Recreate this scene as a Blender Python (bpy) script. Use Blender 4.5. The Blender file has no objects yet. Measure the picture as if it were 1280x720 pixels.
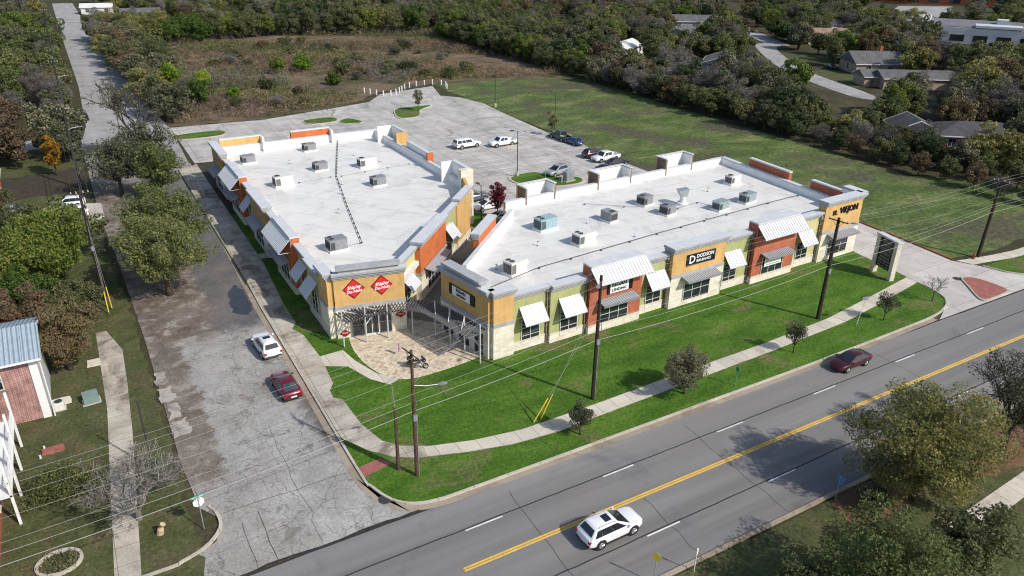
import bpy, bmesh, math, random
from math import sin, cos, pi, radians as R, hypot, atan2
from mathutils import Vector, Matrix
random.seed(7)
S = bpy.context.scene
COL = S.collection
# ---------------------------------------------------------------- materials
MATS = {}
def _new(name):
    m = bpy.data.materials.new(name); m.use_nodes = True
    nt = m.node_tree; nt.nodes.clear()
    out = nt.nodes.new('ShaderNodeOutputMaterial'); b = nt.nodes.new('ShaderNodeBsdfPrincipled')
    nt.links.new(b.outputs[0], out.inputs[0]); MATS[name] = m
    return m, nt, b, out
def N(nt, typ, **kw):
    n = nt.nodes.new('ShaderNode' + typ)
    for k, v in kw.items():
        if k[0] == '_': n.inputs[k[1:].replace('_', ' ')].default_value = v
        else: setattr(n, k, v)
    return n
def ramp(nt, fac, stops, interp='LINEAR'):
    r = nt.nodes.new('ShaderNodeValToRGB'); e = r.color_ramp.elements; r.color_ramp.interpolation = interp
    while len(e) < len(stops): e.new(0.5)
    for i, (p, c) in enumerate(stops):
        e[i].position = p
        e[i].color = (c, c, c, 1) if isinstance(c, (int, float)) else (c[0], c[1], c[2], 1)
    nt.links.new(fac, r.inputs[0]); return r.outputs[0]
def pos(nt, scale=(1, 1, 1), rot=0, obj=False):
    t = nt.nodes.new('ShaderNodeTexCoord') if obj else nt.nodes.new('ShaderNodeNewGeometry')
    m = nt.nodes.new('ShaderNodeMapping'); m.inputs['Scale'].default_value = scale; m.inputs['Rotation'].default_value = (0, 0, rot)
    nt.links.new(t.outputs['Object' if obj else 'Position'], m.inputs[0]); return m.outputs[0]
def noise(nt, vec, scale, detail=4, rough=.55, dist=0):
    n = N(nt, 'TexNoise', _Scale=scale, _Detail=detail, _Roughness=rough, _Distortion=dist)
    nt.links.new(vec, n.inputs['Vector']); return n.outputs[0]
def mix(nt, fac, a, b, mode='MIX'):
    n = nt.nodes.new('ShaderNodeMix'); n.data_type = 'RGBA'; n.blend_type = mode
    for s, v in ((n.inputs[0], fac), (n.inputs[6], a), (n.inputs[7], b)):
        if hasattr(v, 'links') or hasattr(v, 'is_linked'): nt.links.new(v, s)
        elif isinstance(v, (int, float)): s.default_value = v
        else: s.default_value = (v[0], v[1], v[2], 1)
    return n.outputs[2]
def math_(nt, op, a, b=0.0, clamp=False):
    n = nt.nodes.new('ShaderNodeMath'); n.operation = op; n.use_clamp = clamp
    for s, v in ((n.inputs[0], a), (n.inputs[1], b)):
        if isinstance(v, (int, float)): s.default_value = v
        else: nt.links.new(v, s)
    return n.outputs[0]
def bump(nt, b, h, strength=.4, dist=.05):
    n = N(nt, 'Bump', _Strength=strength, _Distance=dist); nt.links.new(h, n.inputs['Height']); nt.links.new(n.outputs[0], b.inputs['Normal'])
def plain(name, c, rough=.6, metal=0, var=.12, scale=3, spec=.3, coat=0, obj=True):
    m, nt, b, o = _new(name); p = pos(nt, obj=obj)
    f = noise(nt, p, scale, 5, .6)
    d = tuple(max(0, x * (1 - var * 1.6)) for x in c); l = tuple(min(1, x * (1 + var * 1.2)) for x in c)
    col = ramp(nt, f, [(.3, d), (.7, l)])
    if name.startswith('stucco'):
        k = noise(nt, pos(nt, (2.4, 2.4, .22)), 1, 6, .7); col = mix(nt, 1.0, col, ramp(nt, k, [(.3, .84), (.55, 1.02), (.8, 1.1)]), 'MULTIPLY')
        col = mix(nt, ramp(nt, noise(nt, pos(nt), 3.5, 5, .7), [(.35, .07), (.5, 0)]), col, (.2, .17, .13))
    nt.links.new(col, b.inputs['Base Color'])
    b.inputs['Roughness'].default_value = rough; b.inputs['Metallic'].default_value = metal
    b.inputs['Specular IOR Level'].default_value = spec; b.inputs['Coat Weight'].default_value = coat
    return m
def layered(name, stops, s1=.35, s2=6, amt=.35, rough=.9, bmp=.3, stretch=(1, 1, 1), rot=0, s3=None, over=None, ov=(.55, .7), bd=.05):
    """large noise through a colour ramp, multiplied by a fine noise; optional second colour in patches"""
    m, nt, b, o = _new(name); p = pos(nt, stretch, rot); q = pos(nt)
    c = ramp(nt, noise(nt, p, s1, 6, .62, .4), stops)
    f = noise(nt, q, s2, 6, .7)
    if over:
        c = mix(nt, ramp(nt, noise(nt, q, s3, 5, .65, .6), [(ov[0], 0), (ov[1], 1)]), c, over)
    g = ramp(nt, f, [(.25, 1 - amt), (.75, 1 + amt)]); 
    c = mix(nt, 1.0, c, g, 'MULTIPLY')
    nt.links.new(c, b.inputs['Base Color']); b.inputs['Roughness'].default_value = rough
    b.inputs['Specular IOR Level'].default_value = .2
    bump(nt, b, f, bmp, bd); return m
def leaf(name, cols, trans=.35, rough=.6, gain=1.95):
    cols = [tuple(min(.6, x * gain) for x in q) for q in cols]
    m, nt, b, out = _new(name)
    g = nt.nodes.new('ShaderNodeNewGeometry'); oi = nt.nodes.new('ShaderNodeObjectInfo')
    n = noise(nt, pos(nt, obj=True), .55, 3, .6)
    v = math_(nt, 'ADD', math_(nt, 'MULTIPLY', g.outputs['Random Per Island'], .45), math_(nt, 'MULTIPLY', n, .75))
    v = math_(nt, 'ADD', v, math_(nt, 'MULTIPLY', math_(nt, 'SUBTRACT', oi.outputs['Random'], .5), .35))
    v = math_(nt, 'SUBTRACT', v, .1)
    k = len(cols)
    c = ramp(nt, v, [(.2 + .6 * i / (k - 1), cc) for i, cc in enumerate(cols)])
    nt.links.new(c, b.inputs['Base Color']); b.inputs['Roughness'].default_value = rough; b.inputs['Specular IOR Level'].default_value = .15
    t = nt.nodes.new('ShaderNodeBsdfTranslucent'); nt.links.new(c, t.inputs[0])
    mx = nt.nodes.new('ShaderNodeMixShader'); mx.inputs[0].default_value = trans
    nt.links.new(b.outputs[0], mx.inputs[1]); nt.links.new(t.outputs[0], mx.inputs[2]); nt.links.new(mx.outputs[0], out.inputs[0])
    return m
def bricks(name, c1, c2, mortar, w, h, ms=.02, var=.5, vert=True, rough=.85, off=.5, bmp=.4):
    """brick / block pattern on walls (uses whichever horizontal axis the wall runs along) or flat paving"""
    m, nt, b, o = _new(name)
    g = nt.nodes.new('ShaderNodeNewGeometry'); sp = nt.nodes.new('ShaderNodeSeparateXYZ'); nt.links.new(g.outputs['Position'], sp.inputs[0])
    cb = nt.nodes.new('ShaderNodeCombineXYZ')
    if vert:
        sn = nt.nodes.new('ShaderNodeSeparateXYZ'); nt.links.new(g.outputs['True Normal'], sn.inputs[0])
        ax = math_(nt, 'GREATER_THAN', math_(nt, 'ABSOLUTE', sn.outputs[0]), .6)
        u = nt.nodes.new('ShaderNodeMix'); nt.links.new(ax, u.inputs[0]); nt.links.new(sp.outputs[0], u.inputs[2]); nt.links.new(sp.outputs[1], u.inputs[3])
        nt.links.new(u.outputs[0], cb.inputs[0]); nt.links.new(sp.outputs[2], cb.inputs[1])
    else:
        nt.links.new(sp.outputs[0], cb.inputs[0]); nt.links.new(sp.outputs[1], cb.inputs[1])
    t = N(nt, 'TexBrick', _Scale=1.0, offset=off); t.inputs['Mortar Size'].default_value = ms; t.inputs['Brick Width'].default_value = w; t.inputs['Row Height'].default_value = h
    t.inputs['Color1'].default_value = (*c1, 1); t.inputs['Color2'].default_value = (*c2, 1); t.inputs['Mortar'].default_value = (*mortar, 1)
    nt.links.new(cb.outputs[0], t.inputs[0])
    f = noise(nt, pos(nt), .9, 6, .7)
    c = mix(nt, 1.0, t.outputs[0], ramp(nt, f, [(.25, 1 - var * .5), (.75, 1 + var * .4)]), 'MULTIPLY')
    nt.links.new(c, b.inputs['Base Color']); b.inputs['Roughness'].default_value = rough; b.inputs['Specular IOR Level'].default_value = .2
    bump(nt, b, t.outputs[1], -bmp, .02); return m
def cracked(name, stops, crack=.05, cs=.35, joint=None, stain=(.12, .1, .085), st=(.52, .68), rough=.85, s1=.25, cracks=True, jw=.02, fine=.25, streak=None, cw=.018):
    """weathered concrete: mottled tone, dark stains, wandering cracks and straight joints"""
    m, nt, b, o = _new(name); p = pos(nt)
    c = ramp(nt, noise(nt, p, s1, 7, .65, .5), stops)
    c = mix(nt, ramp(nt, noise(nt, p, .17, 7, .7, 1.2), [(st[0], 0), (st[1], .85)]), c, stain)
    if streak:
        c = mix(nt, ramp(nt, noise(nt, pos(nt, streak), 1, 5, .6), [(.42, 0), (.75, .4)]), c, stain)
    c = mix(nt, 1.0, c, ramp(nt, noise(nt, p, 9, 5, .75), [(.25, 1 - fine), (.75, 1 + fine)]), 'MULTIPLY')
    if cracks:
        dn = N(nt, 'TexNoise', _Scale=.8, _Detail=5); nt.links.new(p, dn.inputs['Vector'])
        w = nt.nodes.new('ShaderNodeVectorMath'); w.operation = 'MULTIPLY_ADD'; w.inputs[1].default_value = (1.6, 1.6, 0)
        nt.links.new(dn.outputs['Color'], w.inputs[0]); nt.links.new(p, w.inputs[2])
        v = N(nt, 'TexVoronoi', feature='DISTANCE_TO_EDGE', _Scale=cs); v.voronoi_dimensions = '2D'; nt.links.new(w.outputs[0], v.inputs['Vector'])
        k = ramp(nt, v.outputs['Distance'], [(0, .8), (cw, 0)])
        k = math_(nt, 'MULTIPLY', k, ramp(nt, noise(nt, p, .3, 3), [(.42, 0), (.56, 1)]))
        c = mix(nt, k, c, (crack, crack * .95, crack * .9))
    if joint:
        g = nt.nodes.new('ShaderNodeNewGeometry')
        t = N(nt, 'TexBrick', _Scale=1.0, offset=0); t.inputs['Mortar Size'].default_value = jw; t.inputs['Brick Width'].default_value = joint[0]; t.inputs['Row Height'].default_value = joint[1]
        t.inputs['Color1'].default_value = (1, 1, 1, 1); t.inputs['Color2'].default_value = (.86, .86, .86, 1); t.inputs['Mortar'].default_value = (.5, .48, .46, 1)
        nt.links.new(g.outputs['Position'], t.inputs[0]); c = mix(nt, 1.0, c, t.outputs[0], 'MULTIPLY')
    nt.links.new(c, b.inputs['Base Color']); b.inputs['Roughness'].default_value = rough; b.inputs['Specular IOR Level'].default_value = .25
    bump(nt, b, noise(nt, p, 14, 4, .7), .15, .02); return m
def street(name):
    m, nt, b, o = _new(name); p = pos(nt)
    g = nt.nodes.new('ShaderNodeNewGeometry'); sp = nt.nodes.new('ShaderNodeSeparateXYZ'); nt.links.new(g.outputs['Position'], sp.inputs[0])
    n1 = noise(nt, p, .35, 6, .7, .6); n2 = noise(nt, p, 1.1, 6, .72)
    w = math_(nt, 'ADD', math_(nt, 'MULTIPLY', math_(nt, 'SUBTRACT', n1, .5), 1.0), math_(nt, 'MULTIPLY', math_(nt, 'SUBTRACT', n2, .5), .55))
    def edge(axis, a0, a1, amp):
        v = math_(nt, 'ADD', sp.outputs[axis], math_(nt, 'MULTIPLY', w, amp)); r = N(nt, 'MapRange', interpolation_type='SMOOTHSTEP'); r.inputs['From Min'].default_value = a0; r.inputs['From Max'].default_value = a1
        nt.links.new(v, r.inputs[0]); return r.outputs[0]
    mul = lambda x, y: math_(nt, 'MULTIPLY', x, y); inv = lambda x: math_(nt, 'SUBTRACT', 1.0, x)
    base = ramp(nt, noise(nt, p, .3, 7, .68, .6), [(.25, (.235, .228, .217)), (.5, (.35, .34, .322)), (.72, (.46, .445, .42))])
    # dark stains and patches that belong to the old surface
    base = mix(nt, ramp(nt, noise(nt, p, .33, 9, .8, .3), [(.54, 0), (.6, .75)]), base, (.13, .122, .112))
    base = mix(nt, ramp(nt, noise(nt, pos(nt, (.9, .12, 1)), 1, 6, .7), [(.5, 0), (.72, .5)]), base, (.2, .19, .175))
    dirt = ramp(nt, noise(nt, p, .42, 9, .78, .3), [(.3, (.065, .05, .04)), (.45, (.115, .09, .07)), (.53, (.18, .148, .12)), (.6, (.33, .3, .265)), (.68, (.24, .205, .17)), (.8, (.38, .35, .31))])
    tar = ramp(nt, noise(nt, p, .3, 6, .7), [(.35, (.075, .076, .085)), (.55, (.12, .118, .12)), (.72, (.2, .18, .16))])  # dark and wet asphalt, with the tree shade beyond it painted into the colour
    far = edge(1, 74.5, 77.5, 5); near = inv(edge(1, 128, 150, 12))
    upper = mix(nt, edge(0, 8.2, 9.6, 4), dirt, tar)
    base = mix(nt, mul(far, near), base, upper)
    leftm = mul(mul(inv(edge(0, 4.4, 5.0, 4.2)), edge(1, 50, 53, 5)), inv(edge(1, 128, 150, 12)))
    base = mix(nt, mul(leftm, .92), base, dirt)
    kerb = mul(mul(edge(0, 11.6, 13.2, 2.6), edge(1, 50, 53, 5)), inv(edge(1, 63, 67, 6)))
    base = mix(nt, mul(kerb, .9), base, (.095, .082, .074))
    spots = ramp(nt, noise(nt, p, .55, 4, .6), [(.66, 0), (.72, .85)])
    base = mix(nt, spots, base, (.09, .082, .076))
    warm = ramp(nt, noise(nt, p, .14, 5, .6), [(.4, 0), (.65, .5)])
    base = mix(nt, warm, base, (.24, .205, .17))
    # wandering cracks and slab joints
    dn = N(nt, 'TexNoise', _Scale=.8, _Detail=5); nt.links.new(p, dn.inputs['Vector'])
    for sc, wd, lo, amt, ns in ((.22, .007, .3, .85, .15), (.8, .02, .43, .8, .22), (1.7, .03, .55, .7, .3)):
        vm = nt.nodes.new('ShaderNodeVectorMath'); vm.operation = 'MULTIPLY_ADD'; vm.inputs[1].default_value = (1.3, 1.3, 0); nt.links.new(dn.outputs['Color'], vm.inputs[0]); nt.links.new(p, vm.inputs[2])
        v = N(nt, 'TexVoronoi', feature='DISTANCE_TO_EDGE', _Scale=sc); v.voronoi_dimensions = '2D'; nt.links.new(vm.outputs[0], v.inputs['Vector'])
        k = mul(ramp(nt, v.outputs['Distance'], [(0, amt), (wd, 0)]), ramp(nt, noise(nt, p, ns, 4), [(lo, 0), (lo + .1, 1)]))
        base = mix(nt, k, base, (.05, .047, .043))
    base = mix(nt, 1.0, base, ramp(nt, noise(nt, p, 4.5, 8, .85), [(.28, .5), (.5, 1), (.72, 1.4)]), 'MULTIPLY')
    vp = N(nt, 'TexVoronoi', _Scale=3.2); nt.links.new(p, vp.inputs['Vector'])
    base = mix(nt, mul(ramp(nt, vp.outputs['Distance'], [(.1, .8), (.2, 0)]), ramp(nt, noise(nt, p, .8, 4), [(.5, 0), (.6, 1)])), base, (.4, .36, .31))
    nt.links.new(base, b.inputs['Base Color']); b.inputs['Roughness'].default_value = .85; b.inputs['Specular IOR Level'].default_value = .25
    bump(nt, b, noise(nt, p, 8, 5, .75), .3, .03); return m
def corrugated(name, c, rough=.35, metal=.35, pitch=.22, ax=0):
    m, nt, b, o = _new(name); t = nt.nodes.new('ShaderNodeUVMap'); sp = nt.nodes.new('ShaderNodeSeparateXYZ'); nt.links.new(t.outputs[0], sp.inputs[0])
    s = math_(nt, 'SINE', math_(nt, 'MULTIPLY', sp.outputs[0], 2 * pi / pitch))
    f = noise(nt, pos(nt), 1.5, 5, .6)
    nt.links.new(ramp(nt, f, [(.3, tuple(x * .85 for x in c)), (.7, c)]), b.inputs['Base Color'])
    b.inputs['Roughness'].default_value = rough; b.inputs['Metallic'].default_value = metal
    bump(nt, b, s, 1.0, .05); return m
def glass(name, c=(.015, .018, .022), rough=.08):
    m, nt, b, o = _new(name); f = noise(nt, pos(nt), .6, 3)
    nt.links.new(ramp(nt, f, [(.35, c), (.7, tuple(x * 2.2 for x in c))]), b.inputs['Base Color'])
    b.inputs['Roughness'].default_value = rough; b.inputs['Specular IOR Level'].default_value = .6; return m
def wall_lap(name, c, pitch=.18):
    m, nt, b, o = _new(name); g = nt.nodes.new('ShaderNodeNewGeometry'); sp = nt.nodes.new('ShaderNodeSeparateXYZ'); nt.links.new(g.outputs['Position'], sp.inputs[0])
    fr = math_(nt, 'FRACT', math_(nt, 'DIVIDE', sp.outputs[2], pitch))
    f = noise(nt, pos(nt), 1.2, 5)
    nt.links.new(ramp(nt, f, [(.3, tuple(x * .82 for x in c)), (.7, c)]), b.inputs['Base Color']); b.inputs['Roughness'].default_value = .7
    bump(nt, b, fr, .8, .03); return m

M = MATS
# ground covers
layered('asphalt', [(.3, (.145, .138, .132)), (.5, (.195, .186, .178)), (.7, (.245, .235, .225))], .3, 16, .3, .85, .15, (.04, 1.3, 1), over=(.1, .1, .105), s3=.11, ov=(.56, .78))
layered('asphalt_seam', [(.3, (.022, .022, .023)), (.7, (.05, .05, .05))], 2, 20, .3)
layered('paint_white', [(.3, (.55, .55, .53)), (.7, (.78, .78, .76))], 1.5, 14, .2)
layered('paint_yellow', [(.3, (.62, .36, .045)), (.7, (.78, .5, .1))], 1.2, 14, .25)
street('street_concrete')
cracked('walk_concrete', [(.3, (.4, .36, .3)), (.7, (.6, .55, .46))], joint=(3.6, 1.9), st=(.49, .63), stain=(.16, .12, .09), cracks=False, jw=.03, rough=.9, streak=(.35, .5, 1), fine=.3)
cracked('path_concrete', [(.3, (.5, .455, .375)), (.7, (.66, .6, .5))], joint=(1.7, 50), st=(.58, .74), stain=(.3, .26, .2), cracks=False, jw=.03, rough=.9)
cracked('curb_concrete', [(.3, (.42, .38, .31)), (.7, (.56, .51, .43))], joint=(3.0, 3.0), st=(.55, .72), stain=(.26, .2, .15), cracks=False, jw=.03)
cracked('gutter_concrete', [(.3, (.27, .22, .17)), (.7, (.38, .32, .25))], st=(.5, .7), stain=(.17, .12, .085), cracks=False, fine=.3)
cracked('gravel_concrete', [(.3, (.3, .27, .235)), (.7, (.46, .43, .385))], st=(.5, .66), stain=(.15, .12, .095), cs=.9, fine=.4)
cracked('lot_concrete', [(.3, (.4, .378, .35)), (.7, (.58, .55, .51))], joint=(4.57, 4.57), st=(.52, .72), stain=(.2, .19, .18), cs=.08, streak=(.5, .05, 1), jw=.05, cracks=False)
cracked('drive_concrete', [(.3, (.44, .41, .38)), (.7, (.6, .56, .52))], joint=(4.2, 4.2), st=(.56, .75), stain=(.28, .26, .24), cracks=False, jw=.03)
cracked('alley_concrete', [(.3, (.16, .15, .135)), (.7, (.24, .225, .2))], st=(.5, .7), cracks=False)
cracked('far_road', [(.3, (.28, .27, .26)), (.7, (.42, .405, .39))], st=(.5, .7), stain=(.19, .18, .18), cracks=False, streak=(.6, .06, 1))
layered('lawn', [(.25, (.034, .084, .008)), (.45, (.053, .122, .011)), (.6, (.075, .152, .016)), (.78, (.145, .195, .04))], .3, 4.5, .65, .95, .7, (.5, 1.5, 1), .45, over=(.15, .135, .06), s3=.17, ov=(.53, .7), bd=.12)
layered('verge_grass', [(.25, (.045, .052, .02)), (.5, (.07, .082, .03)), (.75, (.125, .115, .055))], .5, 3.5, .6, .95, .5, over=(.1, .08, .045), s3=.35, ov=(.5, .7), bd=.1)
layered('dry_grass', [(.25, (.055, .055, .022)), (.5, (.085, .08, .035)), (.75, (.14, .115, .06))], .5, 5, .6, .95, .5, over=(.16, .1, .055), s3=.3, ov=(.55, .7), bd=.1)
layered('meadow_grass', [(.25, (.056, .056, .026)), (.42, (.068, .105, .026)), (.56, (.108, .145, .042)), (.75, (.23, .21, .105))],   .16, 1.3, .7, .95, .7, (.7, 1.3, 1), .45, over=(.085, .08, .048), s3=.055, ov=(.47, .6), bd=.25)
layered('scrub_soil', [(.22, (.065, .055, .03)), (.42, (.12, .088, .058)), (.6, (.2, .14, .095)), (.8, (.26, .195, .125))], .12, 2, .6, .95, .6, (.5, 1.5, 1), .2, over=(.055, .06, .022), s3=.07, ov=(.5, .66), bd=.2)
layered('wood_floor', [(.25, (.03, .032, .014)), (.5, (.055, .05, .025)), (.75, (.1, .08, .045))], .15, 2, .5, .95, .4, over=(.05, .06, .02), s3=.05)
layered('dirt', [(.25, (.09, .066, .05)), (.5, (.14, .108, .083)), (.75, (.25, .205, .165))], .4, 7, .45, .95, .4, over=(.065, .045, .036), s3=.25, ov=(.48, .65))
layered('leaf_litter', [(.25, (.09, .05, .025)), (.5, (.15, .085, .045)), (.75, (.22, .14, .08))], .9, 9, .5, .95, .5)
layered('mulch', [(.25, (.035, .03, .022)), (.75, (.075, .06, .045))], .8, 9, .5, .95, .5)
m, nt, b, o = _new('wet_patch'); b.inputs['Base Color'].default_value = (.035, .037, .045, 1); b.inputs['Specular IOR Level'].default_value = .5
nt.links.new(ramp(nt, noise(nt, pos(nt), .6, 5), [(.4, .12), (.7, .6)]), b.inputs['Roughness'])
bricks('brick_pavers', (.3, .1, .085), (.38, .15, .125), (.2, .1, .085), .22, .11, .008, .5, vert=False)
# flagstone
m, nt, b, o = _new('flagstone'); p = pos(nt)
v = N(nt, 'TexVoronoi', _Scale=2.9); v.voronoi_dimensions = '2D'; nt.links.new(p, v.inputs['Vector'])
e = N(nt, 'TexVoronoi', feature='DISTANCE_TO_EDGE', _Scale=2.9); e.voronoi_dimensions = '2D'; nt.links.new(p, e.inputs['Vector'])
sx = nt.nodes.new('ShaderNodeSeparateColor'); nt.links.new(v.outputs['Color'], sx.inputs[0])
c = ramp(nt, sx.outputs[0], [(0, (.42, .32, .2)), (.3, (.58, .48, .35)), (.55, (.68, .58, .44)), (.8, (.52, .41, .28)), (1, (.72, .64, .51))])
c = mix(nt, ramp(nt, e.outputs['Distance'], [(0, 1), (.05, 0)]), c, (.46, .4, .32))
c = mix(nt, 1.0, c, ramp(nt, noise(nt, p, 5, 5), [(.3, .8), (.7, 1.15)]), 'MULTIPLY'); nt.links.new(c, b.inputs['Base Color']); b.inputs['Roughness'].default_value = .85
# building
def roofing(name, c, seam, w, h, rot=0):
    m, nt, b, o = _new(name); p = pos(nt)
    f = noise(nt, p, .28, 7, .68, .8)
    c0 = ramp(nt, f, [(.28, tuple(x * .74 for x in c)), (.5, tuple(x * .94 for x in c)), (.72, c)])
    c0 = mix(nt, ramp(nt, noise(nt, p, .12, 6, .7, 1.5), [(.55, 0), (.6, .22), (.64, .1), (.8, .5)]), c0, (.36, .33, .29))
    t = N(nt, 'TexBrick', _Scale=1.0, offset=.5); t.inputs['Mortar Size'].default_value = .075; t.inputs['Brick Width'].default_value = w; t.inputs['Row Height'].default_value = h
    t.inputs['Color1'].default_value = (1, 1, 1, 1); t.inputs['Color2'].default_value = (.955, .955, .955, 1); t.inputs['Mortar'].default_value = (seam, seam, seam, 1)
    nt.links.new(pos(nt, rot=rot), t.inputs[0]); c0 = mix(nt, 1.0, c0, t.outputs[0], 'MULTIPLY')
    nt.links.new(c0, b.inputs['Base Color']); b.inputs['Roughness'].default_value = .55; bump(nt, b, noise(nt, p, 2.5, 4), .12, .03); return m
roofing('roof_membrane', (.74, .722, .68), .82, 60, 3.05, .02)
roofing('roof_membrane_diagonal', (.74, .722, .68), .83, 60, 3.05, R(52))
plain('parapet_liner', (.78, .78, .77), .6, var=.06, scale=.8)
plain('stucco_tan', (.6, .37, .14), .9, var=.09, scale=.7, obj=False)
plain('stucco_green', (.39, .4, .175), .9, var=.08, scale=.7, obj=False)
plain('stucco_yellow', (.56, .52, .25), .9, var=.08, scale=.7, obj=False)
plain('stucco_orange', (.52, .145, .045), .9, var=.1, scale=.8, obj=False)
bricks('limestone', (.76, .72, .61), (.64, .58, .46), (.55, .49, .39), .62, .3, .012, .3, bmp=.5)
bricks('red_brick', (.44, .12, .06), (.36, .095, .052), (.4, .2, .13), .25, .085, .006, .5)
bricks('old_brick', (.33, .1, .08), (.2, .06, .055), (.5, .42, .38), .3, .1, .016, 1.1)
bricks('pale_brick', (.42, .3, .22), (.36, .25, .18), (.4, .35, .3), .25, .085, .012, .4)
plain('cornice_grey', (.36, .365, .375), .6, var=.1, scale=1.2, obj=False)
plain('cap_white', (.56, .57, .585), .5, var=.06, scale=1, obj=False)
plain('brown_wall', (.2, .15, .11), .9, var=.1, obj=False)
plain('awning_metal', (.65, .665, .68), .4, .05, var=.05)
plain('awning_rib_shade', (.47, .48, .5), .5, .1, var=.05)  # darker than the awning sheet: shading of the ribs put into their colour
plain('canopy_metal', (.42, .43, .45), .45, .2, var=.05)
plain('steel_white', (.7, .7, .71), .45, .1, var=.06)
plain('steel_light', (.5, .51, .525), .5, .1, var=.06)
plain('steel_grey', (.3, .31, .33), .5, .4, var=.1)
plain('dark_slat', (.13, .13, .14), .6, .2, var=.1)
plain('dark_steel', (.06, .06, .065), .5, .3, var=.15)
plain('galvanised', (.4, .46, .47), .45, .5, var=.15)
plain('unit_grey', (.27, .275, .29), .6, .2, var=.12)
plain('unit_white', (.66, .65, .6), .6, .05, var=.08)
plain('unit_teal', (.3, .42, .45), .6, .05, var=.1)
plain('grille_dark', (.045, .048, .052), .7, var=.2)
plain('window_frame', (.6, .6, .57), .5, var=.05)
plain('wood_pole', (.034, .025, .02), .9, var=.35, scale=5)
plain('wood_pole_brown', (.095, .055, .038), .9, var=.3, scale=5)
plain('insulator', (.5, .5, .5), .3)
plain('cable', (.3, .3, .295), .6, var=.05)
plain('cable_dark', (.05, .05, .05), .6, var=.05)
plain('yellow_plastic', (.62, .47, .05), .5, var=.08)
plain('sign_red', (.62, .03, .03), .5, var=.04)
plain('sign_dark_red', (.22, .012, .014), .5, var=.04)
plain('sign_white', (.78, .78, .76), .5, var=.03)
plain('sign_black', (.014, .014, .016), .4, var=.1)
plain('sign_pale_green', (.35, .5, .3), .5, var=.1)
plain('sign_purple', (.3, .1, .32), .6, var=.3, scale=6)
plain('sign_green', (.02, .3, .17), .5, var=.04)
plain('sign_blue', (.1, .2, .42), .5, var=.1)
plain('letter_grey', (.4, .39, .33), .6, var=.1)
plain('limestone_plain', (.6, .56, .46), .85, var=.08)
plain('bark', (.085, .065, .05), .95, var=.3, scale=6)
plain('bark_grey', (.17, .15, .135), .95, var=.3, scale=6)
plain('cut_wood', (.5, .38, .24), .9, var=.15, scale=6)
plain('bin_green', (.02, .1, .08), .5, var=.1)
plain('utility_green', (.16, .22, .2), .6, var=.1)
plain('rust_red', (.28, .07, .035), .8, var=.25)
plain('white_siding_trim', (.72, .72, .71), .6, var=.06, obj=False)
wall_lap('white_siding', (.68, .68, .67)); wall_lap('tan_siding', (.5, .42, .31)); wall_lap('grey_siding', (.36, .37, .38))
corrugated('blue_grey_roof', (.43, .52, .58), .4, .2, .35)
layered('shingle_grey', [(.3, (.085, .085, .09)), (.7, (.15, .148, .15))], .5, 5, .3, .9, .3)
layered('shingle_dark', [(.3, (.05, .048, .052)), (.7, (.1, .095, .1))], .5, 5, .3, .9, .3)
layered('shingle_tan', [(.3, (.22, .15, .11)), (.7, (.32, .23, .18))], .5, 5, .3, .9, .3)
layered('flat_roof_grey', [(.3, (.12, .12, .13)), (.7, (.2, .2, .21))], .1, 2, .2, .9, .2)
glass('window_glass'); glass('car_glass', (.012, .015, .019), .05); glass('teal_glass', (.03, .05, .055), .06)
plain('rubber', (.018, .018, .019), .85, var=.2)
plain('alloy', (.42, .42, .43), .35, .7, var=.1)
plain('chrome', (.5, .5, .52), .25, .8, var=.05)
plain('lamp_clear', (.7, .72, .74), .15, var=.05)
plain('lamp_red', (.4, .015, .015), .25, var=.05)
plain('trim_black', (.025, .025, .027), .6, var=.1)
for nm, c, mt in (('paint_pearl', (.74, .75, .76), 0), ('paint_silver', (.45, .46, .48), .5), ('paint_maroon', (.062, .008, .014), .3), ('paint_red', (.16, .01, .022), .3),
              ('paint_black', (.02, .021, .024), .2), ('paint_navy', (.02, .06, .2), .3), ('paint_dark_green', (.02, .045, .04), .3), ('paint_plum', (.065, .03, .04), .3), ('paint_slate', (.16, .18, .2), .4)):
    plain(nm, c, .28, mt, var=.04, scale=1, spec=.5, coat=.6)
# foliage
leaf('leaf_olive', [(.034, .043, .018), (.066, .078, .031), (.106, .11, .04), (.19, .155, .05)])
leaf('leaf_live_oak', [(.026, .036, .014), (.05, .065, .022), (.085, .1, .036), (.13, .125, .05)])
leaf('leaf_green', [(.02, .038, .01), (.042, .07, .014), (.075, .105, .022), (.12, .12, .03)])
leaf('leaf_dark', [(.021, .03, .014), (.038, .05, .023), (.06, .072, .032), (.09, .09, .042)])
leaf('leaf_moss', [(.03, .037, .018), (.054, .062, .028), (.084, .088, .038), (.12, .108, .048)])
leaf('leaf_russet', [(.036, .034, .02), (.075, .056, .034), (.118, .072, .048), (.088, .09, .036)])
leaf('leaf_gold', [(.1, .07, .014), (.2, .12, .02), (.32, .17, .025), (.4, .2, .03)], gain=1.15)
leaf('leaf_bright', [(.04, .075, .01), (.075, .13, .015), (.12, .17, .02), (.19, .2, .03)])
leaf('leaf_maroon', [(.04, .008, .012), (.09, .016, .025), (.15, .03, .04), (.2, .06, .06)])
leaf('leaf_taupe', [(.026, .031, .018), (.05, .054, .031), (.082, .082, .048), (.125, .112, .068)], .2)
leaf('twig_grey', [(.055, .049, .043), (.09, .081, .072), (.135, .122, .11), (.18, .165, .15)], 0, .9, 1.3)
leaf('twig_dark', [(.022, .019, .016), (.042, .036, .03), (.07, .06, .05), (.1, .088, .075)], 0, .9, 1.2)
leaf('twig_brown', [(.06, .042, .03), (.11, .075, .052), (.16, .11, .075), (.22, .155, .1)], 0, .9, 1.3)
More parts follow.
